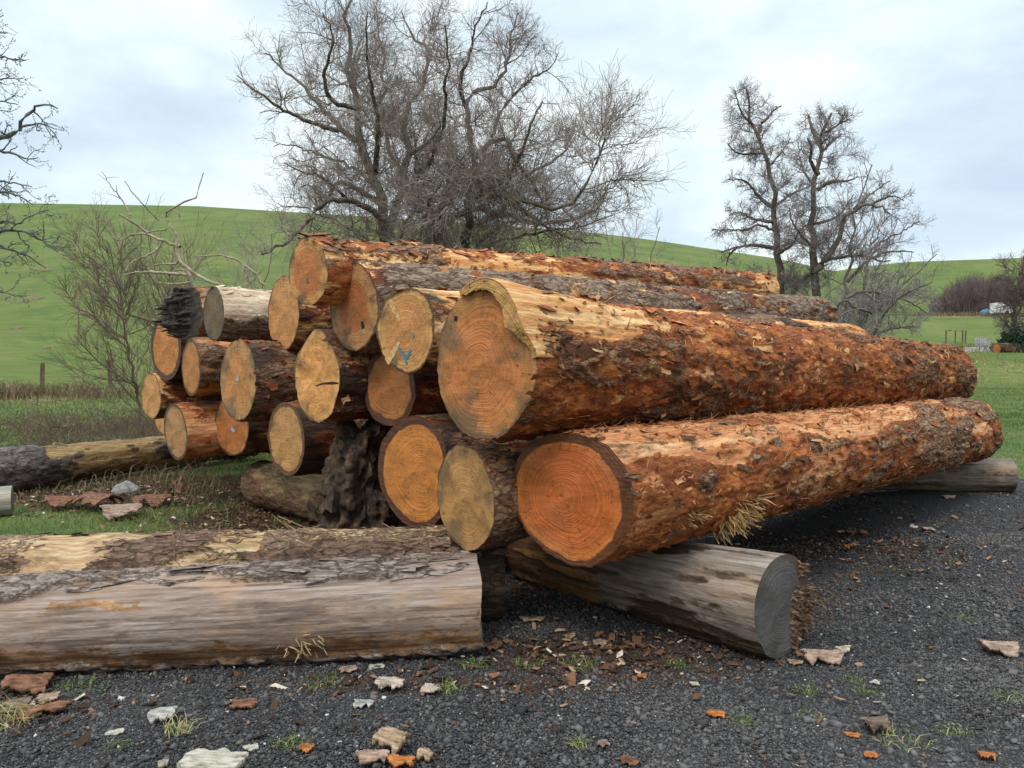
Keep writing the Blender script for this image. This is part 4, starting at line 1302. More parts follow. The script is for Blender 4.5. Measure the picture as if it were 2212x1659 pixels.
def tree(name, label, cat, limbs, depth, seed, mt, mw, levels, dspread=.25, group=None, base=None, minr=.004, crownname='crown', hang=None, wob=.03, extra=None, limbk=1.0):
    """limbs: (points in photo pixels, start radius px, end radius px, depth slope). The limbs get real depth; levels of
    finer branches grow from them in every direction."""
    rs = np.random.RandomState(seed)
    allp, R0, R1 = [], [], []
    fx, fy = base if base else limbs[0][0][0]
    b0 = P(fx, fy, depth)
    b0[2] = gz(b0[0], b0[1])
    root = empty(name, b0, label, cat, group)
    for pts, ra_, rb_, slope in limbs:
        pts = np.array(pts, float)
        n0 = len(pts)
        l = np.concatenate([[0], np.cumsum(np.hypot(*np.diff(pts, axis=0).T))])
        d0 = np.hypot(pts[0, 0] - fx, pts[0, 1] - fy)
        yd = depth + slope * (d0 * .35 + l) / F * depth
        p3 = np.array([P(pts[k, 0], pts[k, 1], yd[k]) for k in range(n0)])
        p, ln = resample(p3, 22)
        p[1:-1] += rs.randn(20, 3) * ln * wob * .22
        allp.append(p)
        R0.append(ra_ / F * depth * limbk)
        R1.append(max(rb_ / F * depth, minr))
    pts = np.array(allp) - b0
    R0, R1 = np.array(R0), np.array(R1)
    V, Q = tubes(pts, R0, R1, 8)
    mk('trunk', V, [Q], mt, root)
    par, pr0, pr1 = pts, R0, R1
    cv, cq, off = [], [], 0
    lim = np.linalg.norm(np.diff(pts, axis=1), axis=2).sum(1)
    plen = lim
    for (m_, lo, hi, spread, lfac, lmax, n, wig, trop, k, rmax, rend, every) in levels:
        st, d, pr, pi, t_ = spawn(rs, par, pr0, pr1, m_, lo, hi, spread)
        ln = np.clip(plen[pi] * lfac * (1.1 - .6 * t_), lmax * .4, lmax) * (.5 + .8 * rs.rand(len(pi)))
        tv = hang if hang else (0, 0, 1)
        ch = grow(rs, st, d, ln, n, wig, trop, tv)
        r0 = np.minimum(pr * .62, rmax)
        r1 = np.maximum(np.minimum(r0 * .45, rend), minr * .6)
        v, q = tubes(ch, r0, r1, k)
        cv.append(v)
        cq.append(q + off)
        off += len(v)
        if every:                             # the next level may also sprout from the parents
            par = np.concatenate([ch]) if n == par.shape[1] else ch
        else:
            par = ch
        pr0, pr1, plen = r0, r1, ln
    if extra:
        v, q = extra(rs, par)
        cv.append(v)
        cq.append(q + off)
    mk(crownname, np.concatenate(cv), [np.concatenate(cq)], mw, root)
    return root


def zpts(pts, ox, oy, k):
    return [(ox + x * k, oy + y * k) for x, y in pts]


W = lambda pts: zpts(pts, 486, 0, .4394)
willow_limbs = [
    (W([(830, 2060), (820, 1500), (800, 1150), (760, 950), (740, 830), (680, 740), (655, 650), (665, 560), (650, 440), (620, 330), (590, 200), (600, 80), (640, -40)]), 24, 2, .0),
    (W([(640, 690), (560, 640), (510, 560), (440, 490), (390, 420), (300, 360), (200, 260)]), 9, 1.2, .5),
    (W([(560, 640), (430, 610), (350, 570), (250, 520), (150, 450), (60, 370)]), 7, 1, -.4),
    (W([(665, 530), (580, 520), (510, 490), (480, 380), (500, 300), (540, 200), (480, 60)]), 7, 1, -.6),
    (W([(800, 1150), (860, 950), (900, 760), (860, 640), (900, 500), (980, 440), (1000, 250), (930, 180), (870, 60)]), 14, 1.5, .5),
    (W([(1150, 2060), (1160, 1300), (1190, 1000), (1220, 930), (1215, 830), (1230, 740), (1300, 680), (1370, 670), (1400, 730), (1470, 830), (1520, 900)]), 20, 3, -.2),
    (W([(1220, 760), (1190, 600), (1185, 520), (1215, 450), (1340, 420), (1390, 300), (1410, 150), (1440, 60)]), 9, 1.2, .3),
    (W([(1310, 670), (1350, 560), (1400, 490), (1470, 420), (1540, 370), (1610, 330), (1640, 260)]), 6, 1, .5),
    (W([(1185, 530), (1140, 400), (1200, 290), (1230, 130), (1290, 10)]), 6, 1, -.5),
    (W([(780, 1080), (650, 980), (520, 970), (460, 1010), (400, 1110), (300, 1190), (180, 1250)]), 9, 2, -.5),
    (W([(760, 1000), (620, 910), (550, 890), (520, 960), (470, 1010)]), 9, 3, .3),
    (W([(480, 990), (420, 900), (370, 920)]), 4, 1, .5),
    (W([(1060, 2060), (1040, 1150), (1050, 960), (1130, 850), (1200, 880), (1320, 960), (1400, 980), (1500, 1000), (1680, 1040), (1760, 920), (1830, 800), (1870, 680)]), 18, 1.5, -.3),
    (W([(980, 2060), (1000, 1200), (1030, 1050), (950, 1000), (880, 900), (820, 800), (790, 600), (800, 400), (760, 200), (740, 30)]), 16, 1.2, .6),
    (W([(1040, 1100), (1250, 1000), (1330, 1060), (1450, 1080), (1600, 1100), (1750, 1080), (1850, 1010), (1900, 880)]), 11, 1.5, .4),
    (W([(1190, 1000), (1350, 900), (1450, 800), (1500, 600), (1560, 500)]), 9, 1.2, -.6),
    (W([(830, 1000), (960, 860), (1060, 700), (1090, 500), (1100, 300), (1080, 120)]), 9, 1.2, -.5),
    (W([(760, 950), (640, 820), (450, 760), (330, 700), (240, 720)]), 6, 1, .6),
    (W([(740, 850), (760, 640), (720, 420), (690, 230), (700, 60)]), 8, 1, -.6),
    (W([(1320, 960), (1500, 850), (1650, 780), (1720, 640), (1730, 560)]), 7, 1, .5),
    (W([(620, 1000), (480, 860), (380, 850), (290, 800)]), 5, 1, -.5),
    (W([(1400, 980), (1560, 1100), (1700, 1180), (1850, 1200)]), 6, 1, -.5),
    (W([(1480, 840), (1560, 980), (1600, 1120), (1640, 1230)]), 5, 1, -.3),
    (W([(900, 760), (1010, 700), (1060, 620)]), 6, 1.5, -.7),
    (W([(900, 1500), (960, 1150), (1000, 1000), (1080, 880), (1180, 760)]), 7, 1, -.6), (W([(1100, 1500), (1250, 1150), (1450, 1080), (1600, 960), (1700, 860)]), 7, 1, .6),
    (W([(1100, 1500), (1300, 1180), (1520, 1150), (1700, 1120), (1900, 1060)]), 7, 1, -.4), (W([(850, 1500), (700, 1150), (560, 1100), (420, 1030), (260, 1000)]), 6, 1, .5), (W([(880, 1500), (850, 1150), (980, 980), (920, 820), (960, 640)]), 7, 1, -.3),
]
tree('willow_tree', 'large bare spreading willow tree with twisted limbs behind the log stack', 'tree', willow_limbs, 21.0, 3, m_trunk, m_twigw,
     [(17, .10, 1, .6, .34, 1.9, 10, .24, .03, 4, .020, .010, 0), (10, .08, 1, .55, .62, 1.05, 9, .22, .04, 3, .011, .006, 0), (9, .05, 1, .5, .75, .68, 6, .2, .04, 3, .007, .0045, 0)],
     base=(960, 905), minr=.006, limbk=.8)
A_ = lambda pts: zpts(pts, 1458, 162, .358)
lev_alder = [(15, .10, .97, .68, .24, 1.15, 9, .24, .05, 4, .02, .009, 0), (8, .15, 1, .58, .6, .7, 7, .24, .03, 3, .010, .006, 0), (7, .1, 1, .5, .7, .5, 5, .22, .02, 3, .007, .005, 0)]
tree('alder_tree', 'left of the two tall bare alders, leaning trunk forked at the top', 'tree', [
    (A_([(680, 2000), (672, 1390), (640, 1250), (620, 1100), (600, 950), (600, 800), (585, 680), (560, 560), (520, 430), (480, 330), (450, 230), (420, 170), (415, 110), (430, 80)]), 12, 2, 0),
    (A_([(500, 370), (520, 290), (570, 250), (600, 210), (640, 185)]), 5, 1.5, .5),
    (A_([(520, 470), (400, 480), (350, 460), (320, 410)]), 3, 1, -.5),
    (A_([(590, 800), (530, 760), (470, 690), (430, 630), (320, 630)]), 5, 1.2, .4),
    (A_([(585, 885), (470, 875), (400, 820), (330, 840)]), 4, 1, -.5),
    (A_([(595, 1045), (490, 1025), (380, 1035), (280, 1070)]), 5, 1.2, .3),
    (A_([(380, 1035), (320, 1090), (310, 1150)]), 3, 1, .4),
    (A_([(620, 1080), (650, 1060), (720, 1020), (740, 940), (830, 880)]), 4, 1, -.4),
    (A_([(620, 780), (700, 720), (770, 690), (830, 660)]), 3.5, 1, .4),
    (A_([(560, 560), (640, 470), (700, 380)]), 3, 1, .5), (A_([(470, 300), (400, 240), (360, 90)]), 2.5, 1, -.5),
    (A_([(600, 940), (520, 900), (420, 940), (230, 930)]), 3, 1, -.6),
    (A_([(676, 1390), (720, 1300), (790, 1220), (850, 1190), (880, 1130), (950, 1110), (1050, 1090), (1120, 1080), (1180, 1110), (1250, 1130), (1300, 1120)]), 6, 1.5, -.2)],
    30.0, 5, m_trunk, m_twiga, lev_alder, base=(1700, 868), minr=.008, group='bare alders beyond the stack')
tree('alder_tree', 'right of the two tall bare alders, straight trunk with antler like top', 'tree', [
    (A_([(815, 2000), (825, 1400), (830, 1200), (830, 1050), (835, 900), (850, 700), (860, 600), (870, 480), (880, 420), (920, 310), (945, 230)]), 14, 2.5, 0),
    (A_([(880, 420), (840, 360), (820, 300), (805, 240)]), 6, 2, .4), (A_([(865, 600), (810, 520), (830, 440), (800, 380)]), 5, 1.5, -.5),
    (A_([(865, 690), (930, 640), (1060, 640), (1100, 610)]), 5, 1.2, .5), (A_([(880, 470), (950, 400), (1005, 355)]), 4, 1.5, .3),
    (A_([(835, 1200), (930, 1090), (1000, 960), (1020, 850), (1080, 810), (1180, 780), (1250, 790), (1300, 840)]), 8, 1.5, -.3),
    (A_([(1080, 810), (1200, 700), (1300, 640)]), 3, 1, .5), (A_([(835, 900), (930, 880), (1000, 840), (1080, 720)]), 4, 1, .5),
    (A_([(830, 1040), (760, 960), (700, 880), (690, 800)]), 3, 1, -.5), (A_([(900, 350), (990, 300), (1040, 240)]), 3, 1, -.4),
    (A_([(1180, 780), (1320, 720), (1380, 760)]), 3, 1, -.5), (A_([(850, 690), (760, 560), (740, 400)]), 3, 1, .5)],
    28.5, 6, m_trunk, m_twiga, lev_alder, base=(1750, 872), minr=.008, group='bare alders beyond the stack')
tree('alder_tree', 'thin many stemmed bare alder to the right of the two tall ones', 'tree', [
    (A_([(1010, 1900), (1030, 1500), (1040, 1250), (1070, 1050), (1080, 900), (1110, 750), (1190, 540)]), 6, 1, 0),
    (A_([(1100, 1900), (1130, 1400), (1150, 1100), (1230, 930), (1330, 830)]), 5, 1, .3),
    (A_([(1040, 1250), (1150, 1120), (1280, 1060), (1440, 1070)]), 4, 1, -.4), (A_([(1200, 1560), (1330, 1300), (1480, 1180), (1580, 1080)]), 4, 1, .4),
    (A_([(1130, 1100), (1250, 1000), (1400, 930), (1480, 880)]), 3, 1, .4)],
    34.0, 7, m_trunk, m_twiga, [(16, .15, 1, .6, .32, 2.2, 8, .2, .08, 4, .03, .012, 0), (8, .15, 1, .55, .5, 1.0, 6, .22, .05, 3, .013, .007, 0), (6, .1, 1, .5, .6, .5, 5, .2, 0, 3, .008, .005, 0)], base=(1840, 868), minr=.007)
tree('drooping_shrub', 'low dark bare shrub with drooping mossy bough beside the alders', 'shrub', [
    (A_([(960, 1800), (950, 1560), (930, 1460), (1020, 1340), (1090, 1400), (1190, 1440)]), 7, 2, 0),
    (A_([(1020, 1350), (1150, 1300), (1300, 1330), (1450, 1380), (1530, 1440)]), 4, 1, .3), (A_([(1180, 1800), (1200, 1560), (1280, 1400), (1420, 1300), (1550, 1250)]), 4, 1, -.3),
    (A_([(1200, 1560), (1350, 1520), (1480, 1520)]), 3, 1, .3), (A_([(1060, 1800), (1100, 1560), (1200, 1380), (1330, 1200)]), 4, 1, .4)],
    25.0, 8, m_trunk, m_twiga, [(18, .15, 1, .65, .35, 1.4, 8, .22, .02, 4, .025, .01, 0), (8, .15, 1, .6, .5, .8, 6, .25, 0, 3, .011, .006, 0), (6, .1, 1, .55, .6, .4, 5, .2, 0, 3, .007, .004, 0)], base=(1830, 880), minr=.006)
T_ = lambda pts: zpts(pts, 0, 0, .3907)


def clumps(per, size):
    def f(rs, par):
        M_, n, _ = par.shape
        st = np.repeat(par[:, 1:].reshape(-1, 3), per, 0)
        st = st + rs.randn(*st.shape) * size * .8
        e = st + rs.randn(*st.shape) * size
        return sticks(st, e, size * .35, size * .25, rs)
    return f


tree('hawthorn_tree', 'lichen covered hawthorn whose boughs reach in from the left edge', 'tree', [
    (T_([(-420, 2700), (-400, 1800), (-380, 1200), (-330, 700), (-260, 200), (-250, -50)]), 30, 6, 0),
    (T_([(-370, 950), (-150, 800), (0, 770), (100, 740), (130, 660), (200, 600), (270, 570), (318, 600)]), 10, 1.2, -.1), (T_([(120, 700), (170, 690), (230, 680), (300, 712)]), 3, 1, .3),
    (T_([(-360, 900), (-50, 820), (50, 840), (150, 885), (212, 872)]), 7, 1, .3), (T_([(-390, 1380), (-80, 1280), (0, 1275), (130, 1265), (200, 1320), (270, 1350), (320, 1395)]), 8, 1, .1),
    (T_([(-390, 1450), (-40, 1340), (40, 1380), (150, 1410), (200, 1450), (257, 1482)]), 6, 1, .4), (T_([(-400, 1650), (-50, 1600), (75, 1625), (90, 1640)]), 6, 1, -.3),
    (T_([(-380, 1300), (0, 1220), (120, 1240), (180, 1180), (272, 1160)]), 5, 1, .5), (T_([(-370, 1050), (-40, 1000), (60, 1005), (178, 1035)]), 5, 1, .4),
    (T_([(-370, 1120), (-50, 1060), (40, 1060), (120, 1100), (182, 1132)]), 5, 1, -.4), (T_([(-300, 400), (-60, 170), (20, 180), (46, 182)]), 4, 1, .3),
    (T_([(-310, 500), (-50, 300), (70, 320), (142, 335)]), 4, 1, -.3), (T_([(-320, 600), (-30, 430), (60, 440), (122, 430)]), 4, 1, .4), (T_([(-340, 700), (-40, 560), (50, 560), (100, 580)]), 4, 1, .2),
    (T_([(-390, 1500), (-20, 1420), (40, 1440), (70, 1460)]), 4, 1, -.5)],
    11.0, 11, m_hawt, m_hawt, [(9, .35, 1, .6, .16, .8, 7, .3, .02, 4, .014, .007, 0), (5, .2, 1, .6, .6, .35, 5, .3, .03, 3, .006, .004, 0)], base=(-170, 1010), minr=.004, extra=clumps(1, .014))
tree('dead_tree', 'pale dead tree top with bare crooked branches behind the left of the stack', 'tree', [
    (T_([(1100, 2400), (1100, 1800), (1085, 1590), (1040, 1500), (990, 1410), (980, 1330), (940, 1260), (910, 1205), (960, 1165), (1040, 1130), (1100, 1070), (1125, 955)]), 8, 1, 0),
    (T_([(995, 1365), (900, 1330), (810, 1290), (760, 1290), (650, 1330)]), 4, 1.2, .3), (T_([(815, 1288), (740, 1230), (660, 1185)]), 3, 2, -.3), (T_([(720, 1190), (690, 1120), (620, 1040), (565, 950)]), 2, .7, .3),
    (T_([(880, 1220), (790, 1130), (735, 1070), (690, 1000)]), 1.6, .7, -.4), (T_([(985, 1410), (990, 1460), (900, 1460), (820, 1470)]), 2.5, 1, -.2), (T_([(1040, 1520), (900, 1505), (760, 1505), (680, 1522)]), 4, 2, .3),
    (T_([(985, 1440), (1090, 1525), (1170, 1560), (1245, 1582)]), 4.5, 2.5, -.2), (T_([(900, 1340), (850, 1400), (730, 1440), (690, 1500)]), 2.5, 1, -.4), (T_([(650, 1330), (610, 1280), (610, 1230)]), 1.5, .8, 0),
    (T_([(1055, 1560), (960, 1575), (850, 1560)]), 3, 1, .3), (T_([(650, 1330), (680, 1290), (700, 1260)]), 1.2, .6, 0), (T_([(985, 1150), (990, 1190), (1010, 1245)]), 1.6, .8, 0), (T_([(1010, 1400), (1060, 1350), (1085, 1315)]), 1.5, .7, 0),
    (T_([(920, 1270), (850, 1275), (810, 1290)]), 2, 1.5, 0)],
    11.5, 12, m_dead, m_dead, [(2, .3, .9, .7, .12, .5, 6, .2, .03, 4, .008, .003, 0)], base=(440, 1000), minr=.003)
tree('fallen_branch', 'pale dead branch reaching sideways in front of the willow', 'branch', [
    (T_([(1500, 1640), (1420, 1520), (1330, 1440), (1240, 1415), (1150, 1412), (1070, 1418)]), 3, 1.2, 0), (T_([(1290, 1430), (1240, 1400), (1200, 1370)]), 1.6, .8, .2), (T_([(1340, 1450), (1360, 1520), (1370, 1600)]), 3, 2, 0)],
    11.8, 13, m_dead, m_dead, [(4, .2, .95, .7, .25, .5, 6, .2, .03, 4, .006, .003, 0)], base=(560, 1000), minr=.003)
S_ = lambda pts: zpts(pts, 0, 378, .358)
lev_shrub = [(21, .12, 1, .5, .34, 1.2, 8, .12, .07, 4, .007, .0035, 0), (10, .1, 1, .45, .55, .65, 6, .13, .06, 3, .004, .003, 0)]
tree('bare_shrub', 'reddish bare sapling with fine upright twigs left of the stack', 'shrub', [
    (S_([(870, 1640), (850, 1480), (830, 1300), (780, 1130), (765, 950), (745, 800), (720, 680), (700, 560), (650, 400)]), 5, 1, 0),
    (S_([(745, 820), (680, 760), (600, 650), (520, 540), (470, 420), (435, 340)]), 3, .8, .3), (S_([(760, 870), (700, 830), (600, 690)]), 3, .8, -.3), (S_([(760, 990), (650, 930), (560, 850), (440, 780), (370, 620)]), 2.5, .7, .4),
    (S_([(760, 1030), (690, 980), (600, 900)]), 2, .7, -.4), (S_([(825, 1290), (700, 1200), (570, 1110), (450, 970)]), 3, .8, -.3), (S_([(770, 840), (840, 860), (940, 890)]), 3, 1, .2),
    (S_([(780, 960), (860, 930), (910, 900)]), 2, .8, -.2), (S_([(750, 860), (800, 750), (840, 640), (850, 500)]), 2.5, .8, .3), (S_([(720, 700), (650, 560), (590, 400), (590, 280)]), 2, .7, -.3),
    (S_([(720, 680), (740, 520), (720, 380)]), 2, .7, .4), (S_([(700, 1390), (560, 1280), (400, 1150)]), 1.6, .7, .2)],
    14.0, 14, m_twigr, m_twigr, lev_shrub, base=(312, 970), minr=.003, limbk=.7)
tree('bare_shrub', 'slender bare shrub between the sapling and the dead tree', 'shrub', [
    (S_([(1010, 1600), (1010, 840), (970, 730), (930, 580), (900, 450), (880, 300)]), 2.5, .8, 0), (S_([(1000, 840), (1020, 700), (1030, 540), (1060, 400)]), 2, .7, .4), (S_([(960, 700), (880, 560), (820, 470)]), 1.5, .6, -.4),
    (S_([(1000, 1600), (1120, 800), (1160, 560), (1150, 380)]), 2, .7, .3), (S_([(1020, 900), (1100, 700), (1190, 560)]), 1.6, .6, -.4)],
    16.0, 15, m_twigr, m_twigr, lev_shrub, base=(360, 940), minr=.003)
tree('bare_shrub', 'thin grey bushy shrub under the left of the willow', 'shrub', [
    (S_([(1450, 1600), (1440, 800), (1400, 620), (1340, 480), (1280, 360)]), 2, .7, 0), (S_([(1460, 900), (1500, 650), (1480, 480), (1430, 330)]), 2, .7, .3), (S_([(1480, 900), (1600, 660), (1640, 480), (1640, 350)]), 2, .7, -.3),
    (S_([(1430, 800), (1330, 640), (1250, 560)]), 1.6, .6, .3), (S_([(1500, 800), (1560, 560), (1540, 300)]), 1.6, .6, .4), (S_([(1620, 1500), (1700, 700), (1720, 480), (1760, 330)]), 1.8, .6, .2)],
    17.0, 16, m_twigw, m_twigw, [(12, .2, 1, .5, .3, 1.4, 7, .15, .05, 4, .010, .005, 0), (8, .15, 1, .5, .5, .7, 6, .15, .05, 3, .006, .003, 0)], base=(545, 920), minr=.004)
tree('bare_shrub', 'round misty grey shrub at the right foot of the willow', 'shrub', [
    ([(1330, 860), (1330, 640), (1320, 540), (1300, 470)], 2, .7, 0), ([(1340, 860), (1360, 620), (1370, 520), (1380, 460)], 2, .7, .3), ([(1350, 860), (1390, 620), (1410, 540), (1425, 490)], 2, .7, -.3), ([(1320, 860), (1290, 640), (1260, 560), (1240, 510)], 2, .7, .2),
    ([(1340, 860), (1350, 600), (1345, 500)], 2, .7, -.4), ([(1360, 860), (1410, 640), (1440, 570)], 2, .7, .3), ([(1300, 860), (1240, 640), (1200, 540)], 2, .7, -.4)],
    27.0, 17, m_twigw, m_twigw, [(14, .25, 1, .5, .3, 1.4, 7, .15, .05, 4, .010, .006, 0), (9, .15, 1, .5, .5, .7, 6, .15, .05, 3, .007, .004, 0)], base=(1340, 860), minr=.005)
tree('bare_tree', 'brown bare tree at the far right edge near the white trailer', 'tree', [
    ([(2178, 770), (2182, 735), (2192, 690), (2190, 650), (2205, 600), (2215, 545)], 5, 1, 0), ([(2186, 735), (2205, 715), (2230, 690), (2260, 640)], 3, 1, .3), ([(2192, 690), (2215, 650), (2235, 590), (2245, 530)], 3, .8, -.3), ([(2190, 655), (2172, 620), (2165, 590)], 2, .7, .3), ([(2192, 670), (2160, 640)], 1.5, .7, -.3), ([(2205, 600), (2240, 560), (2270, 540)], 2, .7, 0)],
    62.0, 18, m_twigr, plain("far_twigs", [(.075, .05, .05), (.12, .085, .085), (.17, .125, .125)], .8, .9), [(16, .1, 1, .6, .4, 2.6, 7, .2, .05, 4, .04, .02, 0), (9, .1, 1, .55, .5, 1.2, 6, .2, .04, 3, .02, .012, 0), (6, .1, 1, .5, .6, .7, 5, .2, 0, 3, .014, .009, 0)], base=(2178, 775), minr=.015)

# ------------------------------------------------------------------ far things on the right and left
def boxes(lst):
    """lst of (centre, half sizes, yaw) -> verts, quads"""
    V, Q = [], []
    for c, h, yaw in lst:
        ca, sa = math.cos(yaw), math.sin(yaw)
        o = len(V)
        for sx, sy, sz in ((-1, -1, -1), (1, -1, -1), (1, 1, -1), (-1, 1, -1), (-1, -1, 1), (1, -1, 1), (1, 1, 1), (-1, 1, 1)):
            x, y, zz = sx * h[0], sy * h[1], sz * h[2]
            V.append((c[0] + x * ca - y * sa, c[1] + x * sa + y * ca, c[2] + zz))
        Q += [(o, o + 3, o + 2, o + 1), (o + 4, o + 5, o + 6, o + 7), (o, o + 1, o + 5, o + 4), (o + 1, o + 2, o + 6, o + 5), (o + 2, o + 3, o + 7, o + 6), (o + 3, o, o + 4, o + 7)]
    return np.array(V, float), np.array(Q)


def bx(name, lst, mat, parent=None, loc=None):
    v, q = boxes(lst)
    o = mk(name, v, [q], mat, parent, smooth=False)
    if loc is not None:
        o.location = loc
    return o


def wheel(parent, x, y, r):
    k = 20
    a = np.arange(k) * 2 * math.pi / k
    prof = [(.0, -.09), (.6, -.1), (1, -.07), (1, .07), (.6, .1), (0, .09)]
    V = np.concatenate([np.stack([x + r * p * np.cos(a), y + 0 * a + d, r + r * p * np.sin(a)], -1) for p, d in prof])
    i, j = np.meshgrid(np.arange(len(prof) - 1), np.arange(k), indexing='ij')
    i, j = i.ravel(), j.ravel()
    mk('wheel', V, [np.stack([i * k + j, i * k + (j + 1) % k, (i + 1) * k + (j + 1) % k, (i + 1) * k + j], -1)], plain("tyre_rubber", [(.01, .01, .01), (.03, .03, .03)], 8), parent)


m_white = plain("dirty_white_panel", [(.5, .49, .46), (.72, .72, .7), (.8, .8, .79)], 1.6, .6, bumpd=.002)
m_tarp = plain("blue_tarpaulin_sheet", [(.02, .07, .11), (.05, .16, .23), (.1, .26, .36)], 1.2, .5, bumpd=.03)
m_post = plain("weathered_post_wood", [(.06, .04, .025), (.14, .09, .06), (.22, .16, .11)], 10, .9, (1, 1, .15))
m_greyw = plain("silvered_timber", [(.2, .19, .2), (.36, .35, .37), (.5, .49, .52)], 6, .85, (.3, 1, 1))
m_conc = plain("pale_concrete", [(.3, .29, .26), (.45, .44, .4), (.56, .55, .51)], 5, .9)

p = P(2162, 679, 112)
p[2] = max(p[2], gz(p[0], p[1])) - .05
tr = empty('box_trailer', p, 'small white box trailer parked below the far field by the thicket', 'trailer')
bx('body', [((0, 0, .95), (1.15, .8, .72), .1)], m_white, tr)
bx('door_frame', [((-.55, -.88, .95), (.03, .02, .6), .1), ((.5, -.78, .95), (.03, .02, .6), .1), ((0, -.83, 1.6), (1.1, .02, .03), .1)], m_conc, tr)
for wx in (-.4, .4):
    wheel(tr, wx, -.72, .28)
bx('drawbar', [((1.5, .1, .3), (.5, .05, .05), .1)], m_post, tr)
pt = P(2133, 676, 113.5)
pt[2] = gz(pt[0], pt[1])
def heap(name, loc, sx, sy, sz, mat, seed, nz=.35):
    nu_, nv_ = 36, 20
    U, Vv = np.meshgrid(np.arange(nu_) * 2 * math.pi / nu_, np.linspace(0, math.pi / 2, nv_), indexing='ij')
    d = np.stack([np.cos(U) * np.cos(Vv), np.sin(U) * np.cos(Vv), np.sin(Vv)], -1)
    r = 1 + (fbm(d * 2.2 + 5, 4, seed) - .5) * nz * 2
    pts = (d * r[..., None] * [sx, sy, sz]).reshape(-1, 3)
    i, j = np.meshgrid(np.arange(nu_), np.arange(nv_ - 1), indexing='ij')
    i, j = i.ravel(), j.ravel()
    i2 = (i + 1) % nu_
    o = mk(name, pts, [np.stack([i * nv_ + j, i2 * nv_ + j, i2 * nv_ + j + 1, i * nv_ + j + 1], -1)], mat)
    o.location = loc
    return o


tag(heap('covered_heap', pt, 1.25, .8, 1.0, m_tarp, 3, .12), 'heap under a blue tarpaulin left of the white trailer', 'tarpaulin')
p = P(2122, 764, 50)
p[2] = gz(p[0], p[1])
pal = empty('wooden_pallet', p, 'silvery wooden pallet standing on edge beyond the log ends', 'pallet')
for k in range(7):
    bx('slat', [((-.42 + .14 * k, 0, .42), (.05, .012, .42), 0)], m_greyw, pal)
for k in range(3):
    bx('stringer', [((0, .055, .08 + .33 * k), (.48, .04, .05), 0)], m_greyw, pal)
p = P(2116, 770, 47.5)
p[2] = gz(p[0], p[1])
tag(bx('concrete_beam', [((0, 0, .14), (.95, .12, .16), .04)], m_conc, loc=p), 'pale concrete beam lying in front of the pallet', 'beam')
p = P(2063, 742, 72)
p[2] = gz(p[0], p[1])
gf = empty('timber_frame', p, 'small goal like frame of thin timber poles in the far field', 'frame')
bx('crossbar', [((.05, 0, 1.32), (1.0, .04, .045), .05)], m_straw, gf)
bx('crossbar', [((-.75, -.5, 1.28), (.5, .04, .04), 1.2)], m_post, gf)
for x, yy in ((-.85, 0), (1.0, .05), (.4, -.5), (-.3, -.55)):
    bx('post', [((x, yy, .62), (.045, .045, .68), .1)], m_post, gf)
p = P(2152, 776, 46)
p[2] = gz(p[0], p[1]) + .25
build_log('short dark log end beside the green heap at the far right', None, tuple(p), 70, 0, 2.2, .3, .3, m_dark, FC['H'], 401, fresh(.7, .2, .6, seed=401), ds=.05, dT=.05, rings=8)

# dark evergreen heap: leafy clumps
def leafmass(name, loc, sx, sy, sz, n, leaf, mat, seed):
    rs = np.random.RandomState(seed)
    d = rs.randn(n, 3)
    d[:, 2] = np.abs(d[:, 2])
    d /= np.linalg.norm(d, axis=1, keepdims=True)
    r = rs.rand(n) ** .4 * (1 + (fbm(d * 2.5, 3, seed) - .5) * .9)
    c = d * r[:, None] * [sx, sy, sz]
    e = c + rs.randn(n, 3) * leaf
    v, f = sticks(c, e, leaf * .45, leaf * .25, rs)
    o = mk(name, v, [f], mat, smooth=False)
    o.location = loc
    return o


p = P(2198, 772, 47)
p[2] = gz(p[0], p[1])
tag(leafmass('evergreen_bush', p, 1.3, 1.2, 1.45, 5000, .09, plain("dark_evergreen", [(.008, .018, .01), (.02, .04, .02), (.045, .075, .035)], 3, .8), 5), 'low dark evergreen bush at the far right edge', 'bush')
# thicket of reddish poles: one uncountable mass
rs = np.random.RandomState(77)
n = 1500
px_ = rs.rand(n) * 170 + 2005
dp = 116 + rs.rand(n) * 9
base_ = np.stack([(px_ - CX) / F * dp, dp, 0 * dp], -1)
base_[:, 2] = gz(base_[:, 0], base_[:, 1])
hh = (1.2 + 3.0 * sstep(px_, 2005, 2085)) * (.55 + .6 * rs.rand(n))
d = np.stack([rs.randn(n) * .1, rs.randn(n) * .1, np.ones(n)], -1)
g = grow(rs, base_, d, hh, 6, .09, .02)
v1, q1 = tubes(g, np.full(n, .035), np.full(n, .015), 3)
st_, d_, pr_, pi_, t_ = spawn(rs, g, np.full(n, .02), np.full(n, .02), 7, .2, 1, .45)
g2 = grow(rs, st_, d_, hh[pi_] * .3, 4, .15, .06)
v2, q2 = tubes(g2, np.full(len(g2), .016), np.full(len(g2), .01), 3)
tag(mk('thicket', np.concatenate([v1, v2]), [np.concatenate([q1, q2 + len(v1)])], plain("thicket_twigs", [(.1, .07, .065), (.16, .115, .11), (.22, .165, .16)], .5, .95)), kind='stuff')
fpg = 'wooden fence posts at the foot of the hill field'
for (px, py0, py1, lab) in ((91, 775, 838, 'brown wooden fence post standing above the straw heap'), (240, 768, 837, 'brown wooden fence post beside the bare sapling')):
    d0 = 30.0
    p = P(px, py1, d0)
    p[2] = gz(p[0], p[1])
    hgt = (py1 - py0) / F * d0
    fp = bx('fence_post', [((0, 0, hgt / 2), (.07, .07, hgt / 2), .4), ((0, 0, hgt + .02), (.05, .05, .025), .4)], m_post, loc=p)
    fp.rotation_euler = (0, .03 if px < 100 else -.06, 0)
    tag(fp, lab, 'post', fpg)
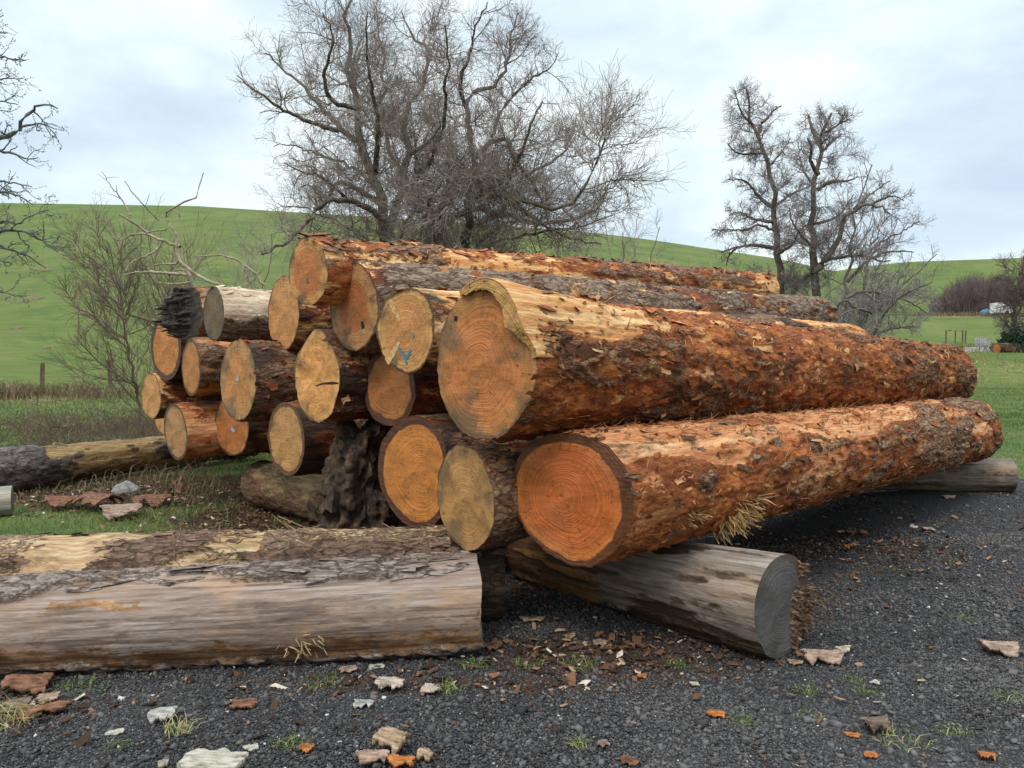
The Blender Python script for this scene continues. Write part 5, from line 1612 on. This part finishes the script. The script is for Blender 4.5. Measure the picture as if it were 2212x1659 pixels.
rs = np.random.RandomState(31)
m_mole = plain("molehill_soil", [(.10, .085, .04), (.135, .105, .052), (.16, .125, .065)], 6, .95)
for k, (px, py) in enumerate([(52, 652), (95, 585), (150, 560), (222, 478), (38, 708), (105, 750), (75, 645), (330, 520), (432, 484), (125, 540)]):
    g_ = ground(px, py)
    s_ = (.22 + .2 * rs.rand()) * (1 + g_[1] / 200)
    mh = heap('molehill', g_ - [0, 0, .05], s_ * 1.3, s_ * 1.3, s_ * .4, m_mole, k, .3)
    mh.rotation_euler = (math.atan(.27) if g_[1] > 40 else 0.1, 0, 0)
    tag(mh, 'small brown molehill on the green hill field', 'molehill', 'molehills on the hill field')
g_ = ground(272, 1064)
blk = heap('stone_block', g_, .16, .12, .12, plain('grey_stone', [(.14, .135, .125), (.24, .23, .215), (.32, .31, .29)], 9, .9), 9, .25)
tag(blk, 'pale grey stone under the mossy olive log', 'stone')

# ------------------------------------------------------------------ bark pieces and chips one can point to
def flake_mat(name, a, b_, c):
    return plain(name, [tuple(v * .55 for v in a), b_, c], 55, .85, (.3, 1, 1), .008)


FM = dict(
    pale=flake_mat("flake_pale", (.2, .145, .1), (.38, .3, .225), (.55, .47, .38)),
    white=flake_mat("flake_white", (.22, .19, .145), (.36, .32, .255), (.5, .46, .39)),
    grey=flake_mat("flake_grey", (.16, .14, .12), (.32, .29, .26), (.5, .47, .43)),
    red=flake_mat("flake_red", (.06, .026, .015), (.16, .07, .038), (.28, .14, .08)),
    orange=flake_mat("flake_orange", (.15, .045, .012), (.34, .11, .027), (.48, .2, .06)),
    pink=flake_mat("flake_pink", (.13, .08, .055), (.27, .175, .125), (.44, .32, .24)),
    brown=flake_mat("flake_brown", (.05, .032, .022), (.13, .085, .058), (.24, .17, .12)),
    tan=flake_mat("flake_tan", (.15, .09, .05), (.29, .19, .115), (.46, .33, .22)))


def flake(name, label, cat, px, py, wpx, hpx, col, rotd=0, seed=1, thick=.012, curl=.25, lift=.0, roll=0.0, group='loose bark pieces on the ground', notch=.24, rough_=1.3):
    rs = np.random.RandomState(seed + int(px) * 3)
    g_ = ground(px, py + hpx * .25)
    dep = g_[1]
    L = wpx * dep / F * .8
    hpx = hpx * .75
    W_ = min(hpx * dep / F / max(.28, CAMH / dep * .95), L * .75)
    nx, ny = 44, 18
    u = np.linspace(-.5, .5, nx)
    v = np.linspace(-.5, .5, ny)
    Wn = 1 - notch * np.abs(np.interp(u, np.linspace(-.5, .5, 9), rs.rand(9))) - .5 * np.clip(np.abs(u) - .36, 0, 1) / .14
    Wn *= 1 + (rs.rand(nx) - .5) * .09 + (np.interp(u, np.linspace(-.5, .5, 15), rs.rand(15)) - .5) * .2
    e0 = 1 - .3 * np.interp(v, np.linspace(-.5, .5, 4), rs.rand(4)) - .05 * rs.rand(ny)
    e1 = 1 - .3 * np.interp(v, np.linspace(-.5, .5, 4), rs.rand(4)) - .05 * rs.rand(ny)
    X = np.where(u[:, None] < 0, u[:, None] * (1 + (e0[None] - 1) * (np.abs(u[:, None]) * 2) ** 2), u[:, None] * (1 + (e1[None] - 1) * (np.abs(u[:, None]) * 2) ** 2)) * L
    Yv = v[None] * Wn[:, None] * W_ + (np.interp(u, np.linspace(-.5, .5, 7), rs.randn(7)) * W_ * .1)[:, None]
    q = np.stack([X * 14, Yv * 14, 0 * X + seed], -1)
    tr_ = fbm(q * [.9, 2.2, 1], 4, seed + 9) * 5
    terr_ = (np.floor(tr_) + sstep(tr_ - np.floor(tr_), 0, .18)) / 5 * rough_ * min(thick, .018)
    Zt = terr_ - curl * (Yv ** 2) / max(W_, .01) * 2.0 + curl * W_ * .45 + (fbm(q * [.5, 1.2, 1], 4, seed) - .5) * L * .07 * min(1, rough_) + (fbm(q * [1.5, 5, 1], 3, seed + 5) - .5) * min(thick, .014) * .9
    Zt = Zt - Zt.min() + .004
    thick = thick * .55
    top = np.stack([X, Yv, Zt + thick], -1).reshape(-1, 3)
    bot = np.stack([X * .985, Yv * .97, Zt], -1).reshape(-1, 3)
    V = np.concatenate([top, bot])
    nn = nx * ny
    i, j = np.meshgrid(np.arange(nx - 1), np.arange(ny - 1), indexing='ij')
    i, j = i.ravel(), j.ravel()
    Qt = np.stack([i * ny + j, (i + 1) * ny + j, (i + 1) * ny + j + 1, i * ny + j + 1], -1)
    per = [k * ny for k in range(nx)] + [(nx - 1) * ny + k for k in range(1, ny)] + [k * ny + ny - 1 for k in range(nx - 2, -1, -1)] + [k for k in range(ny - 2, 0, -1)]
    per = np.array(per)
    pn = np.roll(per, -1)
    Qs = np.stack([per, per + nn, pn + nn, pn], -1)
    o = mk(name, V, [Qt, Qt[:, ::-1] + nn, Qs], FM[col])
    o.location = g_ + [0, 0, lift]
    o.rotation_euler = (roll, 0, rad(rotd))
    return tag(o, label, cat, group)


for k, (lab, px, py, w_, h_, col, rot, th_, curl) in enumerate([
    ('pale bark piece on the gravel below the grey log, larger of two side by side', 843, 1482, 95, 36, 'pale', -4, .018, .3),
    ('small pale ragged bark piece to the right of a larger pale one', 930, 1486, 62, 46, 'pale', -48, .014, .3),
    ('pinkish brown bark chip close under the grey log', 752, 1446, 55, 26, 'pink', 25, .012, .3),
    ('whitish sliver close under the grey log', 812, 1440, 46, 14, 'white', 22, .01, .1),
    ('long red brown bark strip on the dark gravel', 525, 1523, 82, 24, 'red', 14, .02, .3),
    ('layered pale grey bark lump beside a straw tuft', 352, 1546, 78, 42, 'grey', 15, .03, .4),
    ('grey bark sliver below the two pale bark pieces', 785, 1521, 64, 20, 'grey', -8, .012, .2),
    ('thin whitish splinter left of centre front', 250, 1584, 55, 12, 'white', 18, .01, .1),
    ('pale split chip at the front beside the big pale slab', 352, 1653, 30, 22, 'pale', 20, .02, .1),
    ('white splinter to the right of the big pale slab', 543, 1617, 48, 14, 'white', 16, .012, .1),
    ('orange bark chip on the gravel right of the white splinter', 664, 1616, 44, 24, 'orange', -22, .012, .3),
    ('long knobbly tan bark piece at the front edge', 848, 1612, 120, 46, 'tan', -24, .03, .4),
    ('tan bark piece lying in front of the knobbly one', 805, 1642, 100, 32, 'pink', 5, .024, .4),
    ('bright orange bark plate at the bottom edge', 868, 1650, 90, 30, 'orange', -8, .02, .4),
    ('crumbly brown bark lump at the bottom edge right of the orange plate', 920, 1634, 50, 38, 'tan', -30, .03, .5),
    ('pinkish bark scrap upright looking at bottom centre right', 1302, 1604, 40, 44, 'pink', 60, .014, .4),
    ('red brown stick of bark at the bottom edge', 1362, 1645, 58, 34, 'red', -40, .014, .3),
    ('bright orange bark sliver on open gravel', 1546, 1543, 56, 17, 'orange', 2, .012, .3),
    ('cream wood chip below the bearer log', 1500, 1478, 30, 16, 'pale', 15, .012, .2),
    ('orange leaf like chip below the bearer log', 1386, 1460, 30, 20, 'orange', 10, .01, .4),
    ('dull brown curled bark slab at lower right', 1888, 1572, 86, 40, 'brown', 14, .022, .6),
    ('thin orange sliver left of the curled bark slab', 1842, 1588, 48, 15, 'orange', -18, .008, .2),
    ('big reddish bark strip at the right edge', 2160, 1405, 118, 28, 'pink', -3, .02, .5),
    ('long pinkish bark strip by the rotten end of the bearer', 1778, 1424, 122, 26, 'pink', -5, .02, .4),
    ('pale upper bark strip by the rotten end of the bearer', 1822, 1404, 52, 22, 'pale', 25, .014, .3),
    ('short brown bark strip nearest the bearer end', 1720, 1432, 48, 18, 'tan', -18, .014, .3),
    ('small tan bark flake right of the long pinkish strip', 1855, 1434, 26, 22, 'pink', 30, .012, .3),
    ('small white chip on the gravel at lower right', 1890, 1473, 28, 20, 'white', 35, .01, .2),
    ('orange brown sliver near the bottom right corner', 2132, 1637, 52, 22, 'orange', -25, .012, .3),
    ('small orange bark chip pair at lower right', 1880, 1632, 40, 18, 'orange', -10, .012, .3),
    ('larger reddish brown bark piece in the shade under the wet orange log', 1862, 1150, 34, 26, 'red', 40, .016, .5),
    ('reddish brown bark piece left of a larger one under the wet orange log', 1838, 1153, 32, 20, 'red', 0, .016, .5),
    ('orange brown chip on the gravel right of the long log', 1832, 1184, 28, 16, 'orange', -12, .014, .5),
    ('long pale bark strip near the far bearer log', 2050, 1076, 42, 10, 'pink', 0, .014, .3),
    ('brown bark strip halfway along the gravel track', 2005, 1145, 38, 13, 'pink', 10, .014, .3),
    ('big brown bark plate under the left end of the grey log', 62, 1478, 150, 46, 'red', 4, .03, .4),
    ('red brown bark stick at the lower left edge', 95, 1538, 150, 22, 'red', 16, .022, .5),
    ('crumpled grey brown bark at the lower left edge', 40, 1528, 80, 30, 'brown', 10, .02, .5),
    ('grey pink bark scrap between big bark plates at lower left', 105, 1508, 60, 28, 'pink', 30, .014, .4),
    ('reddish bark plate lying on the grass, widest of those behind the logs', 215, 1088, 135, 50, 'red', -25, .03, .4),
    ('tan bark plate on the grass nearest the yellowish log', 262, 1106, 120, 42, 'pink', 22, .025, .4),
    ('brown bark plate on the grass at the right of the plates', 330, 1084, 105, 34, 'red', 12, .025, .4),
    ('brown bark plate on the grass at the left of the plates', 140, 1090, 110, 38, 'red', 10, .025, .4),
    ('warm brown curled bark below the bearer log', 1368, 1393, 36, 30, 'red', 40, .014, .6),
    ('pale tan bark chip below the bearer log in the litter', 1296, 1388, 44, 22, 'pink', -10, .014, .4),
    ('tan bark chip in the litter right of the grey log end', 1230, 1374, 40, 20, 'tan', 30, .014, .4),
    ('long thin bark strip in the litter under the big ends', 1150, 1340, 80, 14, 'tan', 8, .012, .3),
    ('dark reddish bark piece tucked by the grey log end', 1062, 1398, 60, 20, 'red', -12, .016, .3),
]):
    flake('bark_piece', lab, 'bark', px, py, w_, h_, col, rot, 10 + k, th_, curl)
sl_ = flake('wood_slab', 'big pale weathered wood slab at the bottom edge', 'slab', 462, 1646, 195, 62, 'white', -3, 91, .05, .06, group=None, notch=.12, rough_=.3)
sl2 = flake('bark_slab', 'dark bark slab standing on edge under the mossy olive log', 'bark', 398, 1092, 60, 40, 'red', 80, 92, .03, .3, group=None)
sl2.rotation_euler = (.2, rad(-78), .3)
sl2.location.z += .26

# ------------------------------------------------------------------ gravel, litter, grass
def vcol(name, attrname, stops, rough=.85, spec=.3, sc=40, mixn=.35, trans=0.0):
    m, t, b = newmat(name)
    a = attr(t, attrname).outputs['Fac']
    oc = N(t, 'ShaderNodeTexCoord').outputs['Object']
    n = noise(t, oc, sc, 3, .6)
    f = mth(t, 'ADD', a, mth(t, 'MULTIPLY', mth(t, 'SUBTRACT', n, .5), mixn), True)
    setin(t, b, 'Base Color', ramp(t, f, stops))
    b.inputs['Roughness'].default_value = rough
    b.inputs['Specular IOR Level'].default_value = spec
    return m


def in_view(x, y, m=.16):
    return (np.abs(x) < y * (CX / F + m) + .3)


rs = np.random.RandomState(8)


def scatter(n, x0, x1, y0, y1, mask=None, pw=1.0):
    x = x0 + (x1 - x0) * rs.rand(n)
    y = y0 + (y1 - y0) * rs.rand(n) ** pw
    k = in_view(x, y)
    if mask is not None:
        k &= rs.rand(n) < mask(x, y)
    return x[k], y[k]


cube = np.array([(-1, -1, -1), (1, -1, -1), (1, 1, -1), (-1, 1, -1), (-1, -1, 1), (1, -1, 1), (1, 1, 1), (-1, 1, 1)], float)
cq = np.array([(0, 3, 2, 1), (4, 5, 6, 7), (0, 1, 5, 4), (1, 2, 6, 5), (2, 3, 7, 6), (3, 0, 4, 7)])


def stones(x, y, size):
    n = len(x)
    v = np.repeat(cube[None], n, 0) * (.55 + .55 * rs.rand(n, 8, 1))
    v = v * np.array([.9, .9, .9]) + rs.randn(n, 8, 3) * .17
    v *= (size[:, None] * (.6 + .7 * rs.rand(n, 3)))[:, None, :]
    e = rs.rand(n, 3) * 6.28
    cx, sx, cz, sz_ = np.cos(e[:, 0]), np.sin(e[:, 0]), np.cos(e[:, 2]), np.sin(e[:, 2])
    Y1 = v[..., 1] * cx[:, None] - v[..., 2] * sx[:, None]
    Z1 = (v[..., 1] * sx[:, None] + v[..., 2] * cx[:, None]) * .75
    X2 = v[..., 0] * cz[:, None] - Y1 * sz_[:, None]
    Y2 = v[..., 0] * sz_[:, None] + Y1 * cz[:, None]
    V = np.stack([X2 + x[:, None], Y2 + y[:, None], Z1 + (gz(x, y) + size * (.1 + .5 * rs.rand(n)))[:, None]], -1)
    Q = cq[None] + (np.arange(n) * 8)[:, None, None]
    return V.reshape(-1, 3), Q.reshape(-1, 4)


gmask = lambda x, y: gravel_mask(x, y) * (1 - .75 * litter_mask(x, y))
xs, ys, ss_ = [], [], []
for (n, y0, y1, lo, hi) in ((190000, 2.45, 4.4, .0028, .0066), (7000, 2.45, 4.8, .008, .016), (90000, 4.2, 6.2, .0045, .009), (55000, 6.0, 9.0, .006, .012), (500, 3.0, 8.0, .014, .024)):
    x, y = scatter(n, -.75 * y1, .8 * y1, y0, y1, gmask)
    xs.append(x)
    ys.append(y)
    ss_.append(lo + (hi - lo) * rs.rand(len(x)) ** 1.6)
xs, ys, ss_ = np.concatenate(xs), np.concatenate(ys), np.concatenate(ss_)
V, Q = stones(xs, ys, ss_)
c = np.clip(rs.rand(len(xs)) * .62 + (fbm(np.stack([xs * 1.1, ys * 1.6, 0 * xs], -1), 4, 88) - .5) * .7, 0, .66)
c = np.where(rs.rand(len(xs)) < .04, .68 + .18 * rs.rand(len(xs)), c)
c = np.where(rs.rand(len(xs)) < .0035, 1.0, c)
tag(mk('gravel', V, [Q], vcol("gravel_stones", 'tint', [(0, (.025, .023, .022)), (.35, (.064, .06, .059)), (.6, (.125, .117, .112)), (.7, (.11, .08, .065)), (.82, (.16, .14, .125)), (1, (.5, .48, .44))], .8, .35, 120, .12), smooth=True, attrs={'tint': np.repeat(c, 8)}), kind='stuff')


def chipsmesh(x, y, L, W_, T_, zoff=.006, tilt=.25):
    n = len(x)
    v = cube[None] * np.stack([L, W_, T_], -1)[:, None, :] * (.15 + 1.1 * rs.rand(n, 8, 3))
    a = rs.rand(n) * 6.28
    v[..., 2] += v[..., 0] * (rs.randn(n) * tilt)[:, None] + v[..., 1] * (rs.randn(n) * tilt)[:, None]
    X = v[..., 0] * np.cos(a)[:, None] - v[..., 1] * np.sin(a)[:, None]
    Yc = v[..., 0] * np.sin(a)[:, None] + v[..., 1] * np.cos(a)[:, None]
    V = np.stack([X + x[:, None], Yc + y[:, None], v[..., 2] + (gz(x, y) + zoff + L * tilt * .3 + .012 * rs.rand(n))[:, None]], -1)
    return V.reshape(-1, 3), (cq[None] + (np.arange(n) * 8)[:, None, None]).reshape(-1, 4)


x1, y1 = scatter(90000, -6, 5, 2.6, 9.5, lambda x, y: litter_mask(x, y) ** 1.5)
x2, y2 = scatter(7000, -3, 5.5, 2.5, 8.0, lambda x, y: .35 + 0 * x)
x, y = np.concatenate([x1, x2]), np.concatenate([y1, y2])
n = len(x)
L = .005 + .032 * rs.rand(n) ** 3.5
L[len(x1):] *= .6
V, Q = chipsmesh(x, y, L, L * (.25 + .4 * rs.rand(n)), .0015 + .003 * rs.rand(n), .008)
c = rs.rand(n) ** 1.8
tag(mk('bark_litter', V, [Q], vcol("bark_litter_bits", 'tint', [(0, (.03, .017, .01)), (.3, (.085, .04, .022)), (.55, (.16, .075, .038)), (.75, (.24, .12, .06)), (.9, (.38, .27, .18)), (1, (.58, .5, .4))], .85, .25, 60, .2), smooth=False, attrs={'tint': np.repeat(c, 8)}), kind='stuff')


def blades(x, y, h, w, lean, z=None):
    n = len(x)
    a = rs.rand(n) * 6.28
    b_ = rs.rand(n) * 6.28
    zz = gz(x, y) if z is None else z
    b0 = np.stack([x, y, zz - .004], -1)
    side = np.stack([np.cos(a), np.sin(a), 0 * a], -1) * w[:, None]
    ld = np.stack([np.cos(b_), np.sin(b_), 0 * a], -1) * (lean * h * (.3 + rs.rand(n)))[:, None]
    up = np.stack([0 * a, 0 * a, h], -1)
    V = np.stack([b0 - side, b0 + side, b0 + up * .55 + ld * .3 + side * .8, b0 + up * .55 + ld * .3 - side * .8, b0 + up * (1 - .25 * lean)[:, None] + ld], 1)
    Q = np.array([[0, 1, 2, 3]])[None] + (np.arange(n) * 5)[:, None, None]
    T3 = np.array([[3, 2, 4]])[None] + (np.arange(n) * 5)[:, None, None]
    return V.reshape(-1, 3), [Q.reshape(-1, 4), T3.reshape(-1, 3)]


m_blade = vcol("grass_blade", 'tint', [(0, (.03, .06, .01)), (.4, (.07, .125, .022)), (.7, (.12, .165, .035)), (.88, (.22, .2, .07)), (1, (.4, .33, .17))], .7, .25, 3, .4)
lawn = lambda x, y: (1 - gravel_mask(x, y)) * (1 - .9 * litter_mask(x, y))
GR = []
for (n, x0_, x1_, y0_, y1_, hl, hh_, w_, ln_) in ((75000, -8, 0, 4.4, 14, .03, .085, .0022, .8), (70000, 2.5, 15, 7.8, 19, .025, .06, .003, .8), (50000, 6, 28, 17, 38, .03, .08, .006, .8), (45000, -24, 0, 13, 30, .04, .13, .006, .8)):
    x, y = scatter(n, x0_, x1_, y0_, y1_, lawn)
    n = len(x)
    tn = np.clip(fbm(np.stack([x * .6, y * .6, 0 * x], -1), 3, 55) * 1.1 - .2 + rs.rand(n) * .4, 0, 1)
    GR.append((x, y, hl + (hh_ - hl) * rs.rand(n), np.full(n, w_), np.full(n, ln_), tn))
x, y, h, w, l, tn = [np.concatenate(k) for k in zip(*GR)]
V, Fs = blades(x, y, h, w, l)
tag(mk('grass', V, Fs, m_blade, smooth=False, attrs={'tint': np.repeat(tn, 5)}), kind='stuff')
RD = []
for (n, cx_, cy_, sx_, sy_, hl, hh_, w_) in ((3600, -9.5, 16.8, 4.5, 2.4, .08, .42, .004), (1500, -5.0, 15.0, 2.2, 1.6, .08, .3, .004), (2600, -3.3, 9.7, 1.3, .6, .08, .32, .003), (1500, -2.6, 8.3, .8, .5, .06, .22, .0025), (700, -4.8, 8.9, 1.2, .4, .05, .15, .0025), (4500, -18, 28, 2.6, 1.3, .3, .9, .008), (3200, 30, 41, 6, 2.5, .1, .3, .008), (3500, 33, 50, 5, 3, .25, .9, .012), (3500, 68, 112, 7, 2.0, .3, 1.0, .025)):
    x, y = cx_ + rs.randn(n) * sx_, cy_ + rs.randn(n) * sy_
    k = fbm(np.stack([x * .7, y * .7, 0 * x], -1), 3, 66) + rs.rand(n) * .3 > .62
    x, y = x[k], y[k]
    n = len(x)
    RD.append((x, y, hl + (hh_ - hl) * rs.rand(n), np.full(n, w_), .6 + 1.1 * rs.rand(n), .9 * rs.rand(n)))
x, y, h, w, l, tn = [np.concatenate(k) for k in zip(*RD)]
V, Fs = blades(x, y, h, w, l)
tag(mk('dead_grass', V, Fs, vcol("dead_grass_blade", 'tint', [(0, (.06, .06, .02)), (.3, (.12, .085, .045)), (.65, (.22, .155, .09)), (1, (.36, .28, .18))], .85, .2, 2, .3), smooth=False, attrs={'tint': np.repeat(tn, 5)}), kind='stuff')
n = 1700
sx_, sy_ = -11 + 8.5 * rs.rand(n), 11.5 + 6 * rs.rand(n)
kp = fbm(np.stack([sx_ * .6, sy_ * .6, 0 * sx_], -1), 3, 99) > .47
sx_, sy_ = sx_[kp], sy_[kp]
n = len(sx_)
st_ = np.stack([sx_, sy_, gz(sx_, sy_)], -1)
g1_ = grow(rs, st_, np.stack([rs.randn(n) * .7, rs.randn(n) * .7, 1 + 0 * sx_], -1), .3 + .7 * rs.rand(n), 9, .16, -.13)
v1, q1 = tubes(g1_, np.full(n, .005), np.full(n, .003), 3)
s2, d2, p2, i2, t2 = spawn(rs, g1_, np.full(n, .004), np.full(n, .003), 4, .2, 1, .6)
g2_ = grow(rs, s2, d2, .12 + .25 * rs.rand(len(s2)), 5, .25, -.05)
v2, q2 = tubes(g2_, np.full(len(g2_), .003), np.full(len(g2_), .002), 3)
tag(mk('bramble_scrub', np.concatenate([v1, v2]), [np.concatenate([q1, q2 + len(v1)])], plain("bramble_stems", [(.07, .045, .03), (.15, .1, .07), (.24, .17, .12)], 2, .9)), kind='stuff')
tg = 'small tufts growing in the gravel'
m_tuft = vcol("tuft_blade", 'tint', [(0, (.04, .09, .012)), (.45, (.13, .2, .03)), (.7, (.3, .28, .1)), (1, (.5, .42, .24))], .75, .25, 30, .2)
for (px, py, r_, hgt, dry, lab) in [
    (385, 1582, .06, .10, .85, 'straw coloured tuft by the layered grey bark lump'), (625, 1612, .06, .07, .45, 'green and straw tuft left of the orange chip'), (972, 1492, .06, .07, .5, 'tuft just right of the pale ragged bark'),
    (1142, 1440, .07, .07, .5, 'pale tuft right of the grey log end'), (1250, 1440, .09, .07, .4, 'green tuft in front of the bark litter'), (1462, 1440, .06, .06, .25, 'bright green tuft under the bearer log'),
    (1742, 1494, .07, .05, .4, 'green tuft below the bark strips'), (1748, 1550, .06, .04, .55, 'low tuft right of the orange sliver on open gravel'), (1952, 1606, .10, .08, .7, 'largest straw green tuft beside the curled bark slab'),
    (2062, 1582, .07, .05, .55, 'tuft to the right of the largest tuft'), (2192, 1510, .09, .06, .45, 'green tuft at the right edge'), (2080, 1336, .07, .04, .3, 'green tuft left of the big reddish strip'),
    (1940, 1236, .07, .05, .15, 'bright green weed alone on the far gravel'), (2162, 1160, .09, .04, .2, 'low green patch near the far bearer log'), (2050, 1208, .12, .03, .6, 'yellowish low patch on the far gravel'),
    (1608, 1562, .05, .05, .35, 'small green tuft below the orange sliver'), (1870, 1500, .06, .05, .25, 'leafy green tuft beside the small white chip'), (1840, 1470, .06, .04, .4, 'small tuft left of the small white chip'),
    (1400, 1330, .08, .06, .3, 'dark green tuft in the shade of the bearer log'), (1255, 1610, .05, .06, .5, 'tuft at bottom centre left of the pinkish scrap'), (170, 1490, .14, .07, .3, 'green patch beside the big brown bark plate'),
    (20, 1560, .12, .16, .9, 'dry straw tuft at the lower left corner'), (700, 1475, .12, .05, .4, 'mossy green patch below the pinkish brown chip'), (1030, 1440, .08, .06, .35, 'green tuft at the foot of the grey log'), (620, 1128, .16, .09, .1, 'leafy green weeds behind the yellowish log'), (260, 1610, .06, .04, .3, 'tiny green weed below the thin whitish splinter')]:
    g_ = ground(px, py)
    n = int(40 + 420 * r_)
    hgt = hgt * .8
    rr_ = r_ * np.sqrt(rs.rand(n))
    aa = rs.rand(n) * 6.28
    V, Fs = blades(rr_ * np.cos(aa), rr_ * np.sin(aa) * .8, hgt * (.4 + .7 * rs.rand(n)), np.full(n, .0018), .7 + 1.0 * rs.rand(n), z=np.zeros(n))
    o = mk('grass_tuft', V, Fs, m_tuft, smooth=False, attrs={'tint': np.repeat(np.clip(dry + rs.randn(n) * .25, 0, 1), 5)})
    o.location = g_
    tag(o, lab, 'grass tuft', tg)
